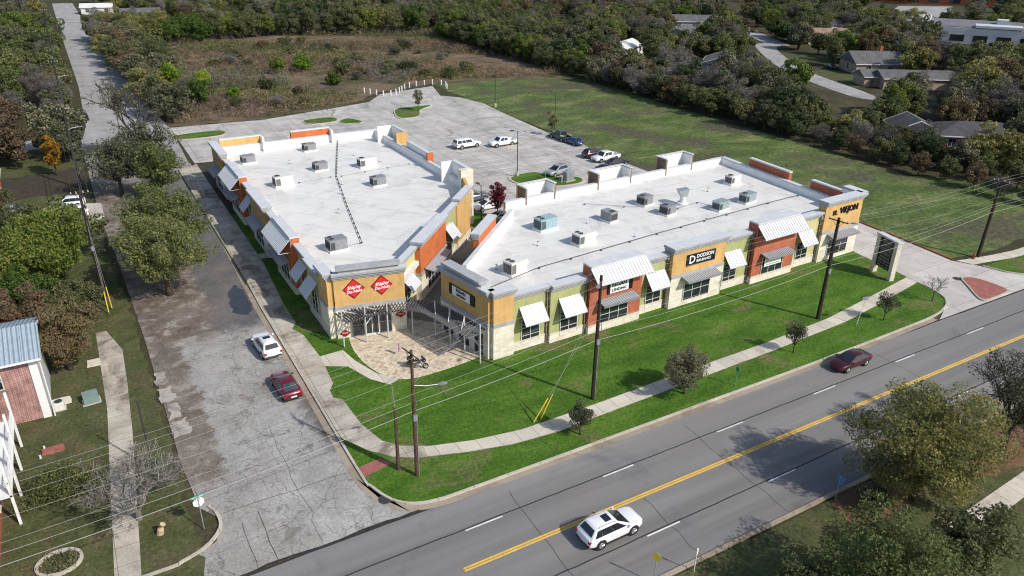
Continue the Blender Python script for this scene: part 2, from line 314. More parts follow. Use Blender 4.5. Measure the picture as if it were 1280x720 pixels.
leaf('straw', [(.1, .07, .042), (.17, .115, .07), (.22, .155, .095), (.12, .115, .045)], .1, .9, 1.5)
# ---------------------------------------------------------------- mesh helpers
class MB:
    def __init__(s, T=None): s.v = []; s.f = []; s.mi = []; s.uv = {}; s.T = T
    def add(s, vs, fs, mi=0, uvs=None):
        o = len(s.v)
        for p in vs:
            p = Vector(p); s.v.append(s.T @ p if s.T else p)
        for i, f in enumerate(fs):
            if uvs: s.uv[len(s.f)] = uvs[i]
            s.f.append([o + k for k in f]); s.mi.append(mi)
        return s
    def box(s, x0, x1, y0, y1, z0, z1, mi=0):
        vs = [(x, y, z) for z in (z0, z1) for y in (y0, y1) for x in (x0, x1)]
        return s.add(vs, [(0, 2, 3, 1), (4, 5, 7, 6), (0, 1, 5, 4), (2, 6, 7, 3), (0, 4, 6, 2), (1, 3, 7, 5)], mi)
    def prism(s, poly, z0, z1, mi=0, bottom=True):
        n = len(poly); vs = [(p[0], p[1], z0) for p in poly] + [(p[0], p[1], z1) for p in poly]
        fs = [tuple(range(n, 2 * n))] + [(i, (i + 1) % n, n + (i + 1) % n, n + i) for i in range(n)]
        if bottom: fs.append(tuple(range(n - 1, -1, -1)))
        return s.add(vs, fs, mi)
    def sheet(s, poly, z=0, mi=0): return s.add([(p[0], p[1], z) for p in poly], [tuple(range(len(poly)))], mi)
    def quad(s, a, b, c, d, mi=0, uv=None): return s.add([a, b, c, d], [(0, 1, 2, 3)], mi, [uv] if uv else None)
    def tube(s, pts, rad, n=6, mi=0, cap=True):
        pts = [Vector(p) for p in pts]; rad = rad if isinstance(rad, (list, tuple)) else [rad] * len(pts)
        vs = []; fs = []
        for i, p in enumerate(pts):
            d = (pts[min(i + 1, len(pts) - 1)] - pts[max(i - 1, 0)]).normalized()
            a = Vector((0, 0, 1)) if abs(d.z) < .9 else Vector((1, 0, 0))
            e1 = d.cross(a).normalized(); e2 = d.cross(e1)
            for k in range(n):
                t = 2 * pi * k / n; vs.append(p + (e1 * cos(t) + e2 * sin(t)) * rad[i])
        for i in range(len(pts) - 1):
            for k in range(n): fs.append((i * n + k, i * n + (k + 1) % n, (i + 1) * n + (k + 1) % n, (i + 1) * n + k))
        if cap: fs.append(tuple(range(n - 1, -1, -1))); fs.append(tuple((len(pts) - 1) * n + k for k in range(n)))
        return s.add(vs, fs, mi)
    def cyl(s, x, y, z0, z1, r0, r1=None, n=12, mi=0): return s.tube([(x, y, z0), (x, y, z1)], [r0, r0 if r1 is None else r1], n, mi)
    def strip(s, line, w0, w1, z, mi=0, zt=None):
        """ribbon along a 2-D polyline between left offsets w0 and w1; solid from zt up to z when zt is given"""
        L = offset(line, w0); Q = offset(line, w1)
        for i in range(len(line) - 1):
            a, b, c, d = L[i], L[i + 1], Q[i + 1], Q[i]
            if zt is None: s.add([(*a, z), (*b, z), (*c, z), (*d, z)], [(0, 1, 2, 3)], mi)
            else:
                vs = [(*a, zt), (*b, zt), (*c, zt), (*d, zt), (*a, z), (*b, z), (*c, z), (*d, z)]
                fs = [(4, 5, 6, 7), (0, 1, 5, 4), (2, 3, 7, 6)]
                if i == 0: fs.append((0, 4, 7, 3))
                if i == len(line) - 2: fs.append((1, 2, 6, 5))
                s.add(vs, fs, mi)
        return s
    def build(s, name, mats, parent=None, loc=(0, 0, 0), smooth=False, bevel=0, norm=True):
        me = bpy.data.meshes.new(name)
        me.from_pydata([tuple(p) for p in s.v], [], s.f)
        if s.uv:
            ul = me.uv_layers.new(name='UVMap')
            for pl in me.polygons:
                u = s.uv.get(pl.index)
                if u:
                    for k, li in enumerate(pl.loop_indices): ul.data[li].uv = u[k]
        mats = mats if isinstance(mats, (list, tuple)) else [mats]
        for m in mats: me.materials.append(M[m])
        if len(mats) > 1:
            for pl, i in zip(me.polygons, s.mi): pl.material_index = i
        if norm:
            bm = bmesh.new(); bm.from_mesh(me); bmesh.ops.recalc_face_normals(bm, faces=bm.faces); bm.to_mesh(me); bm.free()
        if smooth:
            for pl in me.polygons: pl.use_smooth = True
        o = bpy.data.objects.new(name, me); COL.objects.link(o); o.location = loc
        if parent: o.parent = parent
        if bevel:
            md = o.modifiers.new('bevel', 'BEVEL'); md.width = bevel; md.segments = 2; md.limit_method = 'ANGLE'
        return o
def offset(line, d):
    out = []
    for i, p in enumerate(line):
        a = line[max(i - 1, 0)]; b = line[min(i + 1, len(line) - 1)]
        dx, dy = b[0] - a[0], b[1] - a[1]; l = hypot(dx, dy) or 1
        out.append((p[0] - dy / l * d, p[1] + dx / l * d))
    return out
def smooth_line(pts, n=6, closed=False):
    out = []; k = len(pts); rng = range(k if closed else k - 1)
    for i in rng:
        g = (lambda j: pts[j % k]) if closed else (lambda j: pts[max(0, min(k - 1, j))])
        p0, p1, p2, p3 = g(i - 1), g(i), g(i + 1), g(i + 2)
        for j in range(n):
            t = j / n
            out.append(tuple(.5 * (2 * p1[a] + (p2[a] - p0[a]) * t + (2 * p0[a] - 5 * p1[a] + 4 * p2[a] - p3[a]) * t * t + (3 * p1[a] - p0[a] - 3 * p2[a] + p3[a]) * t ** 3) for a in (0, 1)))
    if not closed: out.append(tuple(pts[-1]))
    return out
def tag(o, label=None, cat=None, group=None, kind=None):
    for k, v in (('label', label), ('category', cat), ('group', group), ('kind', kind)):
        if v: o[k] = v
    return o
def empty(name, loc=(0, 0, 0), rz=0, label=None, cat=None, group=None):
    o = bpy.data.objects.new(name, None); COL.objects.link(o); o.location = loc; o.rotation_euler = (0, 0, rz); o.empty_display_size = .3
    return tag(o, label, cat, group)
def struct(o, label=None): o['kind'] = 'structure'; o['category'] = o.name.split('.')[0].replace('_', ' '); o['label'] = label or o.name.replace('_', ' '); return o
def frame(x, y, ang, z=0):
    """facade frame: x along the wall, y outward (to the right of the walking direction), z up"""
    a = R(ang); T = Matrix(((cos(a), sin(a), 0, x), (sin(a), -cos(a), 0, y), (0, 0, 1, z), (0, 0, 0, 1))); return T
def letters(txt, size, T, ext=.02, mb=None, mi=0, shear=0, align='CENTER', bold=0):
    cu = bpy.data.curves.new('t', 'FONT'); cu.body = txt; cu.size = size; cu.extrude = ext; cu.align_x = align; cu.align_y = 'CENTER'; cu.shear = shear; cu.offset = bold; cu.resolution_u = 2
    ob = bpy.data.objects.new('t', cu); COL.objects.link(ob)
    dg = bpy.context.evaluated_depsgraph_get(); me = bpy.data.meshes.new_from_object(ob.evaluated_get(dg))
    mb = mb or MB(); q = mb.T; mb.T = T
    mb.add([v.co for v in me.vertices], [tuple(p.vertices) for p in me.polygons], mi); mb.T = q
    bpy.data.objects.remove(ob); bpy.data.curves.remove(cu); bpy.data.meshes.remove(me)
    return mb
def face_T(F, u, w, z):
    """matrix that stands text (x right, y up) on a facade frame F at (u, w, z)"""
    return F @ Matrix(((1, 0, 0, u), (0, 0, 1, w), (0, 1, 0, z), (0, 0, 0, 1)))
# ---------------------------------------------------------------- ground, roads, pavements
def ground_sheet(name, poly, z, mat, label, closed_smooth=0):
    if closed_smooth: poly = smooth_line(poly, closed_smooth, True)
    return struct(MB().sheet(poly, z).build(name, mat), label)
def ragged(poly, step=1.2, amp=.35, seed=1):
    rnd = random.Random(seed); out = []
    for i, p in enumerate(poly):
        q = poly[(i + 1) % len(poly)]; L = hypot(q[0] - p[0], q[1] - p[1]); n = max(1, int(L / step))
        for k in range(n):
            t = k / n; out.append((p[0] + (q[0] - p[0]) * t + rnd.uniform(-amp, amp), p[1] + (q[1] - p[1]) * t + rnd.uniform(-amp, amp)))
    return out
struct(MB().sheet([(-2500, -900), (2500, -900), (2500, 3000), (-2500, 3000)], -.06).build('ground', 'wood_floor'), 'mottled olive and brown ground under trees and yards')
ground_sheet('ground_verge', [(-40, -60), (130, -60), (130, 26.7), (-40, 26.7)], -.02, 'verge_grass', 'dull green roadside grass on the near side of the main road')
ground_sheet('ground_yard', ragged([(-45, 41.3), (1.6, 41.3), (1.4, 53), (1.3, 78), (.2, 110), (-.5, 166), (-45, 166)], 1.0, .32, 5), .021, 'verge_grass', 'patchy dull green yard grass west of the side street')
ground_sheet('meadow', ragged([(87.6, 62), (98.9, 64), (97.6, 50.5), (140, 49.5), (140, 66), (127.5, 78), (128, 120), (129, 165), (129, 186), (112, 192), (87, 194)], 3, .5, 2), .0, 'meadow_grass', 'mown green and tan meadow right of the parking lot')
ground_sheet('scrub_field', ragged([(16.5, 173.5), (36, 172), (62, 180), (70, 190), (88, 193), (113, 191), (128, 186), (131, 230), (131, 285), (72, 311), (26, 292), (20, 240)], 3, 1.2, 3), .006, 'scrub_soil', 'brown overgrown field of dry grass behind the parking lot')
# main road
road = MB().sheet([(-300, 27.2), (420, 27.2), (420, 40.75), (-300, 40.75)], .0)
struct(road.build('main_road', 'asphalt'), 'grey four-lane asphalt road crossing the foreground')
seam = MB()
def wob(s0, s1, t, w, amp, z, mb, seed):
    rnd = random.Random(seed); line = []; x = s0; dv = 0
    while x < s1: line.append((x, t + rnd.uniform(-amp, amp))); x += rnd.uniform(.8, 2)
    mb.strip(line, -w / 2, w / 2, z)
wob(-60, 140, 37.52, .11, .03, .004, seam, 1); wob(-60, 140, 30.68, .11, .03, .004, seam, 2); wob(-60, 140, 40.72, .14, .05, .004, seam, 3)
for k, s0 in enumerate((-9, 22.6, 31.5, 40.3, 54.7, 66.2, 79.0)):
    rnd = random.Random(60 + k); line = [(s0 + rnd.uniform(-.12, .12) + .05 * j, 27.4 + j * 1.1) for j in range(12 if k % 2 else 7)]; seam.strip(line, -.02, .025, .0035)
wob(2, 17, 40.9, .2, .16, .012, seam, 4); wob(3.6, 13.6, 47.6, .045, .07, .0115, seam, 5)
def wob_t(t0, t1, s, w, amp, z, sd):
    rnd = random.Random(sd); line = []; y = t0
    while y < t1: line.append((s + rnd.uniform(-amp, amp), y)); y += rnd.uniform(.6, 1.4)
    seam.strip(line, -w / 2, w / 2, z)
wob_t(41, 47.5, 5.9, .045, .07, .011, 6); wob_t(41, 46.8, 4.6, .035, .07, .011, 7); wob_t(41.2, 58, 9.2, .028, .2, .0112, 8)
struct(seam.build('road_seam', 'asphalt_seam'), 'dark tar seams running along the lanes of the main road')
dash = MB()
for k in range(-6, 12):
    a = 18.35 + 12.19 * k; dash.box(a, a + 3.05, 37.3, 37.42, .001, .007)
    a = 29.45 + 12.19 * k; dash.box(a, a + 3.05, 30.48, 30.6, .001, .007)
struct(dash.build('lane_dashes', 'paint_white'), 'broken white lane lines painted on the main road')
yl = MB()
for t in (34.0, 34.22): yl.box(16.6, 200, t - .075, t + .075, .001, .007)
for t in (33.97, 34.23): yl.box(-200, -4, t - .065, t + .065, .001, .007)
struct(yl.build('centre_lines', 'paint_yellow'), 'double yellow centre line of the main road')
# side street (old concrete) with junction mouth
st = [(1.2, 40.95), (18.5, 40.95), (16, 41.6), (14.2, 43.6), (13.7, 46.5), (13.7, 60), (13.8, 80), (14.6, 110), (16.3, 143), (17.2, 172), (15.8, 200), (14, 260), (12.8, 330), (11.7, 480), (2.4, 480), (2.4, 330), (2.8, 230), (1.9, 182), (.2, 166), (.4, 120), (1.2, 100), (1.7, 78), (1.8, 55), (2.2, 49), (3.4, 47), (2.6, 44.9), (.4, 43.9), (-.6, 40.95)]
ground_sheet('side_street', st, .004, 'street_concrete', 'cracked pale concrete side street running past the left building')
ground_sheet('side_street_far', [(.4, 150), (16.4, 150), (17.0, 172), (15.6, 200), (13.8, 260), (12.6, 330), (11.5, 480), (2.6, 480), (2.6, 330), (3.0, 230), (2.0, 182), (.4, 160)], .008, 'far_road', 'pale far stretch of the side street between trees')
ground_sheet('cross_street', [(-120, 166.2), (.6, 166.2), (.6, 174.5), (-5, 173.8), (-120, 171.5)], .0045, 'far_road', 'pale side road joining the street from the left')
ground_sheet('wet_patch', ragged([(10.9, 80), (12.4, 78.6), (13.2, 80.5), (13.3, 85), (12.6, 87.5), (11.4, 85)], .5, .22, 9), .014, 'wet_patch', 'dark wet asphalt along the kerb of the side street')
struct(MB().cyl(14.55, 43.25, 0, .022, .55, n=20).build('manhole', 'grille_dark'), 'round dark manhole cover at the street corner')
struct(MB().cyl(92.3, 46.6, 0, .03, .5, n=20).build('manhole', 'grille_dark'), 'round dark manhole cover in the driveway mouth')
# lawn block (raised behind the kerb)
corner = [(13.95, 150), (13.95, 80), (13.95, 60), (13.9, 47.2), (14.15, 45), (14.9, 43.0), (16.2, 41.75), (18.2, 41.25), (21, 41.2), (40, 41.2), (60, 41.25), (74, 41.5), (79.5, 41.7), (82.6, 42.3), (84.8, 43.4), (86.0, 45.2), (86.6, 48.3)]
lawn = corner[2:] + [(87.3, 52), (87.9, 58), (89, 62), (70, 70), (47, 100), (17.5, 140), (13.95, 140)]
ground_sheet('lawn', lawn, .115, 'lawn', 'bright green mown lawn around the shopping buildings')
cl = [(14.6, 143)] + [(13.9, 80), (13.85, 62), (13.8, 47.2), (14.05, 45), (14.85, 42.9), (16.15, 41.65), (18.15, 41.12), (21, 41.05), (40, 41.05), (60, 41.1), (74, 41.35), (79.5, 41.55), (82.7, 42.15), (85.0, 43.3), (86.2, 45.1), (86.8, 48.2)]
cl = [(16.3, 143), (14.7, 110)] + smooth_line(cl[1:], 4)
struct(MB().strip(cl, -.02, .18, .15, 0, -.05).build('kerb', 'curb_concrete'), 'pale concrete kerb around the lawn and street corner')
g = [p for p in cl if p[0] < 80]
struct(MB().strip(g, -.62, -.02, .009).build('gutter', 'gutter_concrete'), 'brown stained concrete gutter along the lawn kerb')
ground_sheet('gutter_apron', [(13.4, 46.6), (14.0, 44), (15.3, 41.9), (18.6, 41.0), (15.7, 40.98), (14.6, 42.0)], .0135, 'gutter_concrete', 'concrete gutter apron at the street corner')
# pavements
sw = [(14.05, 62), (14.05, 140), (17.4, 142), (17.3, 127), (17.2, 92), (16.4, 79.7), (16.35, 74.2), (15.65, 73.0), (16.3, 71.1), (16.5, 65.9), (16.4, 64.2), (16.1, 60.6), (15.45, 59.5), (15.35, 58.2), (16.0, 57.5), (16.2, 53), (16.9, 50), (18.2, 48.5), (20.2, 47.4), (23.6, 46.4), (28, 45.7), (36, 45.8), (44, 46.1), (58.4, 46.4), (68.5, 47.0), (78, 48.4), (86.7, 49.8), (86.6, 48.2), (78, 46.7), (70, 45.5), (57, 44.8), (50, 44.6), (42.8, 44.35), (34.7, 44.1), (30.8, 43.9), (26.2, 44.3), (22.5, 45.2), (18.6, 46.5), (16.9, 47.6), (15.4, 49.4), (14.05, 52)]
pv = MB().prism(sw, 0, .135); struct(pv.build('pavement', 'walk_concrete'), 'weathered tan concrete pavement beside the street and across the lawn')
ground_sheet('pavement_strip', [(19.6, 47.55), (23.6, 46.35), (28, 45.65), (36, 45.75), (44, 46.05), (58.4, 46.35), (68.5, 46.95), (78, 48.35), (86.65, 49.75), (86.55, 48.25), (78, 46.75), (70, 45.55), (57, 44.85), (50, 44.65), (42.8, 44.4), (34.7, 44.15), (30.8, 43.95), (26.2, 44.35), (22.5, 45.25), (19.4, 46.3)], .139, 'path_concrete', 'pale concrete footpath curving across the front lawn')
struct(MB().prism([(13.95, 47.65), (15.9, 47.9), (16.6, 46.9), (13.95, 46.25)], .02, .128).build('kerb_ramp', 'brick_pavers'), 'red brick kerb ramp at the street corner of the lawn')
struct(MB().prism([(16.35, 65.95), (18.9, 66.1), (19.3, 63.5), (20.3, 60.3), (21.8, 58.3), (20.7, 57.8), (19.4, 59.6), (18.3, 62.8), (16.3, 64.0)], .05, .132).build('patio_walk', 'path_concrete'), 'short concrete walk from the pavement to the patio')
patio = smooth_line([(20.3, 68.5), (19.85, 65.5), (19.95, 62.5), (20.6, 60), (21.8, 58.3), (23.5, 57.7), (26, 57.7), (28.3, 57.9), (30.2, 58.2)], 4) + [(31.6, 58.2), (30.4, 66), (27.2, 69.6), (26, 68)]
struct(MB().prism(patio, .05, .142).build('patio', 'flagstone'), 'fan-shaped flagstone patio between the two buildings')
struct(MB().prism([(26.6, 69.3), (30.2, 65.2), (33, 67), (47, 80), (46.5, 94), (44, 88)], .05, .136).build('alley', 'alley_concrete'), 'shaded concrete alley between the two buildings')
# path to a side door of the left building
struct(MB().prism([(17.1, 93.5), (18.9, 93.6), (18.9, 95.4), (17.15, 95.2)], .05, .13).build('side_path', 'walk_concrete'), 'short concrete path to the left building side door')
ground_sheet('mulch_bed', [(16.8, 143), (17.2, 112), (18.7, 112), (18.9, 127.5), (46, 128.2), (44, 141), (20, 138)], .122, 'mulch', 'dark bare planting bed behind the left building')
# parking lot
lot = [(17.2, 143), (46, 140.5), (47, 120), (46.8, 93), (47.5, 84), (89.8, 87), (87.2, 101.5), (86.8, 118), (88.2, 125), (86.2, 130.5), (87.2, 155), (88, 165), (86.2, 174), (82.5, 178.5), (86, 191), (69.5, 187), (63.5, 179), (36.5, 171.6), (17.2, 172.8)]
ground_sheet('parking_lot', lot, .014, 'lot_concrete', 'large pale concrete parking lot behind the buildings')
lines = MB()
for k in range(11): lines.box(72.3, 77.9, 112 + 2.75 * k - .06, 112 + 2.75 * k + .06, .016, .022)
for k in range(13): lines.box(81.6, 86.6, 103 + 2.75 * k - .06, 103 + 2.75 * k + .06, .016, .022)
for k in range(12): lines.box(62.0, 67.6, 112 + 2.75 * k - .06, 112 + 2.75 * k + .06, .016, .022)
for k in range(8): lines.box(48.0, 53.2, 100 + 2.75 * k - .06, 100 + 2.75 * k + .06, .016, .022)
struct(lines.build('parking_lines', 'paint_white'), 'faint white bay lines painted on the parking lot')
drive = [(86.7, 41.0), (86.0, 43.5), (86.75, 45.1), (86.9, 49), (87.4, 53), (87.9, 58), (88.2, 61), (90, 86), (98.9, 86), (98.8, 66), (98.2, 57), (97.4, 50.2), (98.4, 48.6), (99.5, 47.2), (99.8, 45), (101.2, 43.2), (104, 41.8), (110, 41), (80.5, 40.9), (82.9, 41.9), (85.1, 42.9)]
ground_sheet('driveway', [(79.8, 40.85), (82.8, 42.2), (85.0, 43.2), (86.3, 45.0), (86.9, 48.2), (87.4, 53), (87.9, 58), (88.0, 61), (89.6, 78), (97.2, 78), (98.8, 66), (98.2, 57), (97.4, 50.2), (98.3, 48.4), (99.3, 47), (99.7, 45), (101.2, 43.2), (104, 41.8), (110, 40.85)], .0065, 'drive_concrete', 'pale concrete driveway from the main road past the right building')
struct(MB().strip([(98.9, 68), (98.8, 66), (98.2, 57), (97.4, 50.3)], -.08, .1, .17, 0, -.05).build('kerb', 'rust_red'), 'red painted kerb along the meadow side of the driveway')
struct(MB().strip(smooth_line([(99.0, 47.3), (99.5, 46), (99.9, 44.6), (101.4, 43.0), (104.2, 41.7), (112, 41.15), (180, 41.1)], 4), -.02, .18, .15, 0, -.05).build('kerb', 'curb_concrete'), 'pale kerb right of the driveway mouth')
ground_sheet('lawn_far', [(99.2, 47.3), (99.7, 46), (100.1, 44.7), (101.6, 43.1), (104.4, 41.9), (112, 41.3), (180, 41.3), (180, 46.6), (112, 46.6), (106, 46.9)], .1, 'lawn', 'green grass verge right of the driveway')
struct(MB().prism([(97.6, 50.0), (98.4, 48.3), (101, 47.9), (107, 46.8), (180, 46.7), (180, 48.4), (108, 48.4), (103, 49.0)], -.02, .11).build('pavement', 'path_concrete'), 'concrete pavement right of the driveway')
isl = smooth_line([(92.6, 46.3), (93.4, 46.5), (94.5, 45.7), (94.9, 43.4), (94.7, 41.5), (93.4, 41.0), (90, 40.95), (88.9, 41.2), (89.2, 42.2), (91.2, 44.6)], 3, True)
struct(MB().prism(isl, 0, .15).build('traffic_island', 'curb_concrete'), 'triangular kerbed traffic island in the driveway mouth')
cx = sum(p[0] for p in isl) / len(isl); cy = sum(p[1] for p in isl) / len(isl)
struct(MB().sheet([(cx + (p[0] - cx) * .9, cy + (p[1] - cy) * .9) for p in isl], .156).build('island_paving', 'brick_pavers'), 'red paving on the traffic island')
# south side of the main road
struct(MB().strip([(-100, 27.2), (200, 27.2)], -.32, -.02, .13, 0, -.05).build('kerb', 'gutter_concrete'), 'grey kerb on the near side of the main road')
struct(MB().prism([(20, 18.4), (44, 18.6), (52, 19.2), (62, 19.9), (90, 20), (90, 21.5), (62, 21.4), (51, 20.8), (44, 20.2), (20, 19.9)], -.05, .03).build('pavement', 'path_concrete'), 'pale pavement under the trees at lower right')
ground_sheet('leaf_litter', ragged([(56.5, 22.5), (61, 21.8), (68, 22), (69, 26.2), (60, 26.6), (55, 25.6)], .8, .35, 14), -.008, 'leaf_litter', 'fallen brown leaves under the tree at right edge')
ground_sheet('leaf_litter', ragged([(43, 24.6), (46, 23), (50, 24), (50, 26.6), (44.5, 26.7)], .8, .3, 15), -.007, 'leaf_litter', 'fallen brown leaves beside the blue road sign')
# south-west corner
struct(MB().strip(smooth_line([(-40, 44.0), (-20, 43.9), (-2.2, 43.75), (.3, 43.95), (2.1, 44.75), (3.2, 46.1), (3.3, 47.6), (2.9, 48.9)], 4), -.02, .2, .14, 0, -.05).build('kerb', 'curb_concrete'), 'pale curved kerb at the lower left street corner')
struct(MB().prism([(-3.9, 44.1), (-2.3, 44.0), (-1.1, 61.5), (-.7, 70), (-.5, 77), (-1.6, 82), (-2.6, 82), (-2.7, 66)], -.05, .03).build('pavement', 'walk_concrete'), 'grey concrete pavement left of the side street')
struct(MB().prism([(-3.9, 43.0), (-2.3, 42.9), (-2.25, 44.05), (-3.85, 44.1)], -.05, .028).build('pavement', 'walk_concrete'), 'end of the left pavement at the main road')
struct(MB().prism([(-1.05, 44.0), (.5, 44.0), (.7, 41.8), (-1.1, 41.8)], -.02, .02).build('kerb_ramp', 'brick_pavers'), 'red brick kerb ramp at the lower left corner')
struct(MB().prism([(-30, 119.0), (1.0, 119.4), (1.0, 127), (-3, 128.6), (-30, 127)], -.05, .035).build('driveway', 'drive_concrete'), 'pale driveway with parked cars left of the street')
ground_sheet('mulch_bed', ragged([(-16, 134), (-.6, 135), (-.4, 149), (-16, 147)], 1, .4, 17), .032, 'mulch', 'dark leaf-strewn yard left of the street')
# islands in the lot
for i, (pl, lb) in enumerate((([(16.6, 161.4), (25.4, 161.1), (26.3, 165.4), (17, 165.2)], 'green kerbed grass bed at the left end of the lot drive'),
        ([(43.6, 166.6), (44.4, 162.4), (50.2, 162.9), (50.2, 166.9)], 'left of two small grass islands behind the left building'),
        ([(50.4, 162.2), (51.4, 159.5), (55.0, 159.4), (53.2, 164.4)], 'right of two small grass islands behind the left building'),
        ([(64.2, 164.6), (63.4, 159), (67.2, 158.6), (69.4, 161.5), (71, 165), (75.2, 168.2), (74.8, 169.2), (66.9, 168.9)], 'grass island with a small bare tree in the lot'),
        ([(63, 109.4), (62.8, 105.4), (65.5, 102.4), (69.3, 101.0), (72.6, 101.0), (74.2, 102.4), (73.9, 104.4), (70, 106.2), (68.7, 110.4)], 'kerbed grass island with lamp post behind the right building'),
        ([(84.8, 131.6), (84.6, 128.4), (88.4, 127.4), (89.4, 131)], 'small grass island by the meadow edge of the lot'),
        ([(73.6, 130.4), (73.6, 127.8), (76.2, 127.9), (76.2, 130.6)], 'small grass island behind the two white vehicles'))):
    pl = smooth_line(pl, 3, True)
    struct(MB().prism(pl, 0, .15).build('lot_island_kerb', 'curb_concrete'), 'kerb of ' + lb)
    cx = sum(p[0] for p in pl) / len(pl); cy = sum(p[1] for p in pl) / len(pl)
    struct(MB().sheet([(cx + (p[0] - cx) * .93, cy + (p[1] - cy) * .93) for p in pl], .156).build('lot_island', 'lawn'), lb)
# neighbourhood roads
ground_sheet('back_road', smooth_line([(236, 216), (224, 206), (196, 168), (180, 131), (186, 128), (202, 164), (229, 201), (242, 210)], 4, True), -.02, 'far_road', 'pale residential road beyond the tree belt at right')
ground_sheet('back_road', [(236, 212), (242, 206), (262, 240), (320, 330), (312, 334), (256, 246)], -.016, 'far_road', 'far end of the residential road among the trees')
ground_sheet('back_lawn', [(202, 164), (194, 150), (188, 138), (198, 138), (210, 150), (210, 162)], -.024, 'verge_grass', 'front lawn of the grey roofed house')
ground_sheet('back_lawn', [(208, 178), (222, 196), (236, 190), (226, 172)], -.024, 'verge_grass', 'front yard beside the residential road')
ground_sheet('far_lot', [(330, 235), (440, 300), (470, 285), (360, 215)], -.02, 'far_road', 'distant pale parking area at the top right')
# ---------------------------------------------------------------- the two shop buildings
def grid_rect(u0, u1, z0, z1, w, mb, n=6): mb.box(u0, u1, w - .02, w + .03, z0, z1)
def window(parent, F, u0, u1, z0, z1, w, nx, nz, gl='window_glass', fr='window_frame'):
    f = MB(F); t = .07
    f.box(u0 - t, u1 + t, w + .0, w + .09, z0 - t, z0); f.box(u0 - t, u1 + t, w, w + .09, z1, z1 + t)
    f.box(u0 - t, u0, w, w + .09, z0, z1); f.box(u1, u1 + t, w, w + .09, z0, z1)
    for i in range(1, nx): u = u0 + (u1 - u0) * i / nx; f.box(u - .03, u + .03, w + .012, w + .075, z0, z1)
    for k in range(1, nz):
        z = z0 + (z1 - z0) * k / nz
        for i in range(nx): f.box(u0 + (u1 - u0) * i / nx + (.03 if i else 0), u0 + (u1 - u0) * (i + 1) / nx - (.03 if i < nx - 1 else 0), w + .014, w + .07, z - .025, z + .025)
    fo = f.build('window', fr, parent)
    MB(F).box(u0, u1, w + .004, w + .034, z0, z1).build('pane', gl, fo)
    return fo
def awning(parent, F, u0, u1, zt, zb, w, proj, mat='awning_metal'):
    a = MB(F); L = hypot(proj, zt - zb); t = .05
    uv = [(0, 0), (u1 - u0, 0), (u1 - u0, L), (0, L)]
    a.quad((u0, w + .02, zt), (u1, w + .02, zt), (u1, w + proj, zb), (u0, w + proj, zb), 0, uv)
    a.quad((u0, w + .02, zt - t), (u1, w + .02, zt - t), (u1, w + proj, zb - t), (u0, w + proj, zb - t), 0, uv)
    a.quad((u0, w + proj, zb), (u1, w + proj, zb), (u1, w + proj, zb - t), (u0, w + proj, zb - t), 0, [(0, 0)] * 4)
    for u in (u0, u1): a.quad((u, w + .02, zt), (u, w + proj, zb), (u, w + proj, zb - t), (u, w + .02, zt - t), 0, [(0, 0)] * 4)
    # ridges so the sheet reads as standing-seam metal
    n = max(3, int((u1 - u0) / .4))
    for i in range(n + 1):
        u = u0 + .02 + (u1 - u0 - .04) * i / n
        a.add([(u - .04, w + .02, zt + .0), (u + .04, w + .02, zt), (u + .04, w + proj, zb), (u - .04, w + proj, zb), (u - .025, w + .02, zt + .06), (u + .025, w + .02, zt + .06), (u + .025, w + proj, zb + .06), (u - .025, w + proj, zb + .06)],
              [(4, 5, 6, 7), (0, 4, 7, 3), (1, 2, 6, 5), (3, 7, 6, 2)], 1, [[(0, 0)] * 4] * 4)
    ao = a.build('awning', [mat, 'awning_rib_shade'], parent)
    b = MB(F)
    for u in (u0 + .1, u1 - .1):
        b.tube([F.inverted() @ (F @ Vector((u, w, zb - .1))), (u, w + proj - .08, zb - .1)], .04, 5); b.tube([(u, w + .02, zt - .15), (u, w + .02, zb - .1)], .04, 5)
    b.tube([(u0, w + proj - .05, zb - .1), (u1, w + proj - .05, zb - .1)], .035, 5)
    b.build('bracket', 'steel_grey', ao); return ao
def canopy(parent, F, u0, u1, z, w, proj=1.25):
    c = MB(F); L = proj; zt = z + .38; uv = [(0, 0), (u1 - u0, 0), (u1 - u0, L), (0, L)]
    c.quad((u0, w + .06, zt), (u1, w + .06, zt), (u1, w + proj, z + .12), (u0, w + proj, z + .12), 0, uv)
    c.quad((u0, w + .06, zt - .1), (u1, w + .06, zt - .1), (u1, w + proj, z), (u0, w + proj, z), 0, uv)
    c.box(u0 - .02, u1 + .02, w + proj, w + proj + .06, z - .06, z + .16, 1)
    for u in (u0, u1): c.quad((u, w + .06, zt), (u, w + proj, z + .12), (u, w + proj, z), (u, w + .06, zt - .1), 1)
    n = int((u1 - u0) / .3)
    for i in range(n + 1):
        u = u0 + (u1 - u0) * i / n; c.quad((u, w + .06, zt), (u, w + .06, zt + .05), (u, w + proj, z + .17), (u, w + proj, z + .12), 0, uv)
    return c.build('canopy', ['canopy_metal', 'steel_grey'], parent)
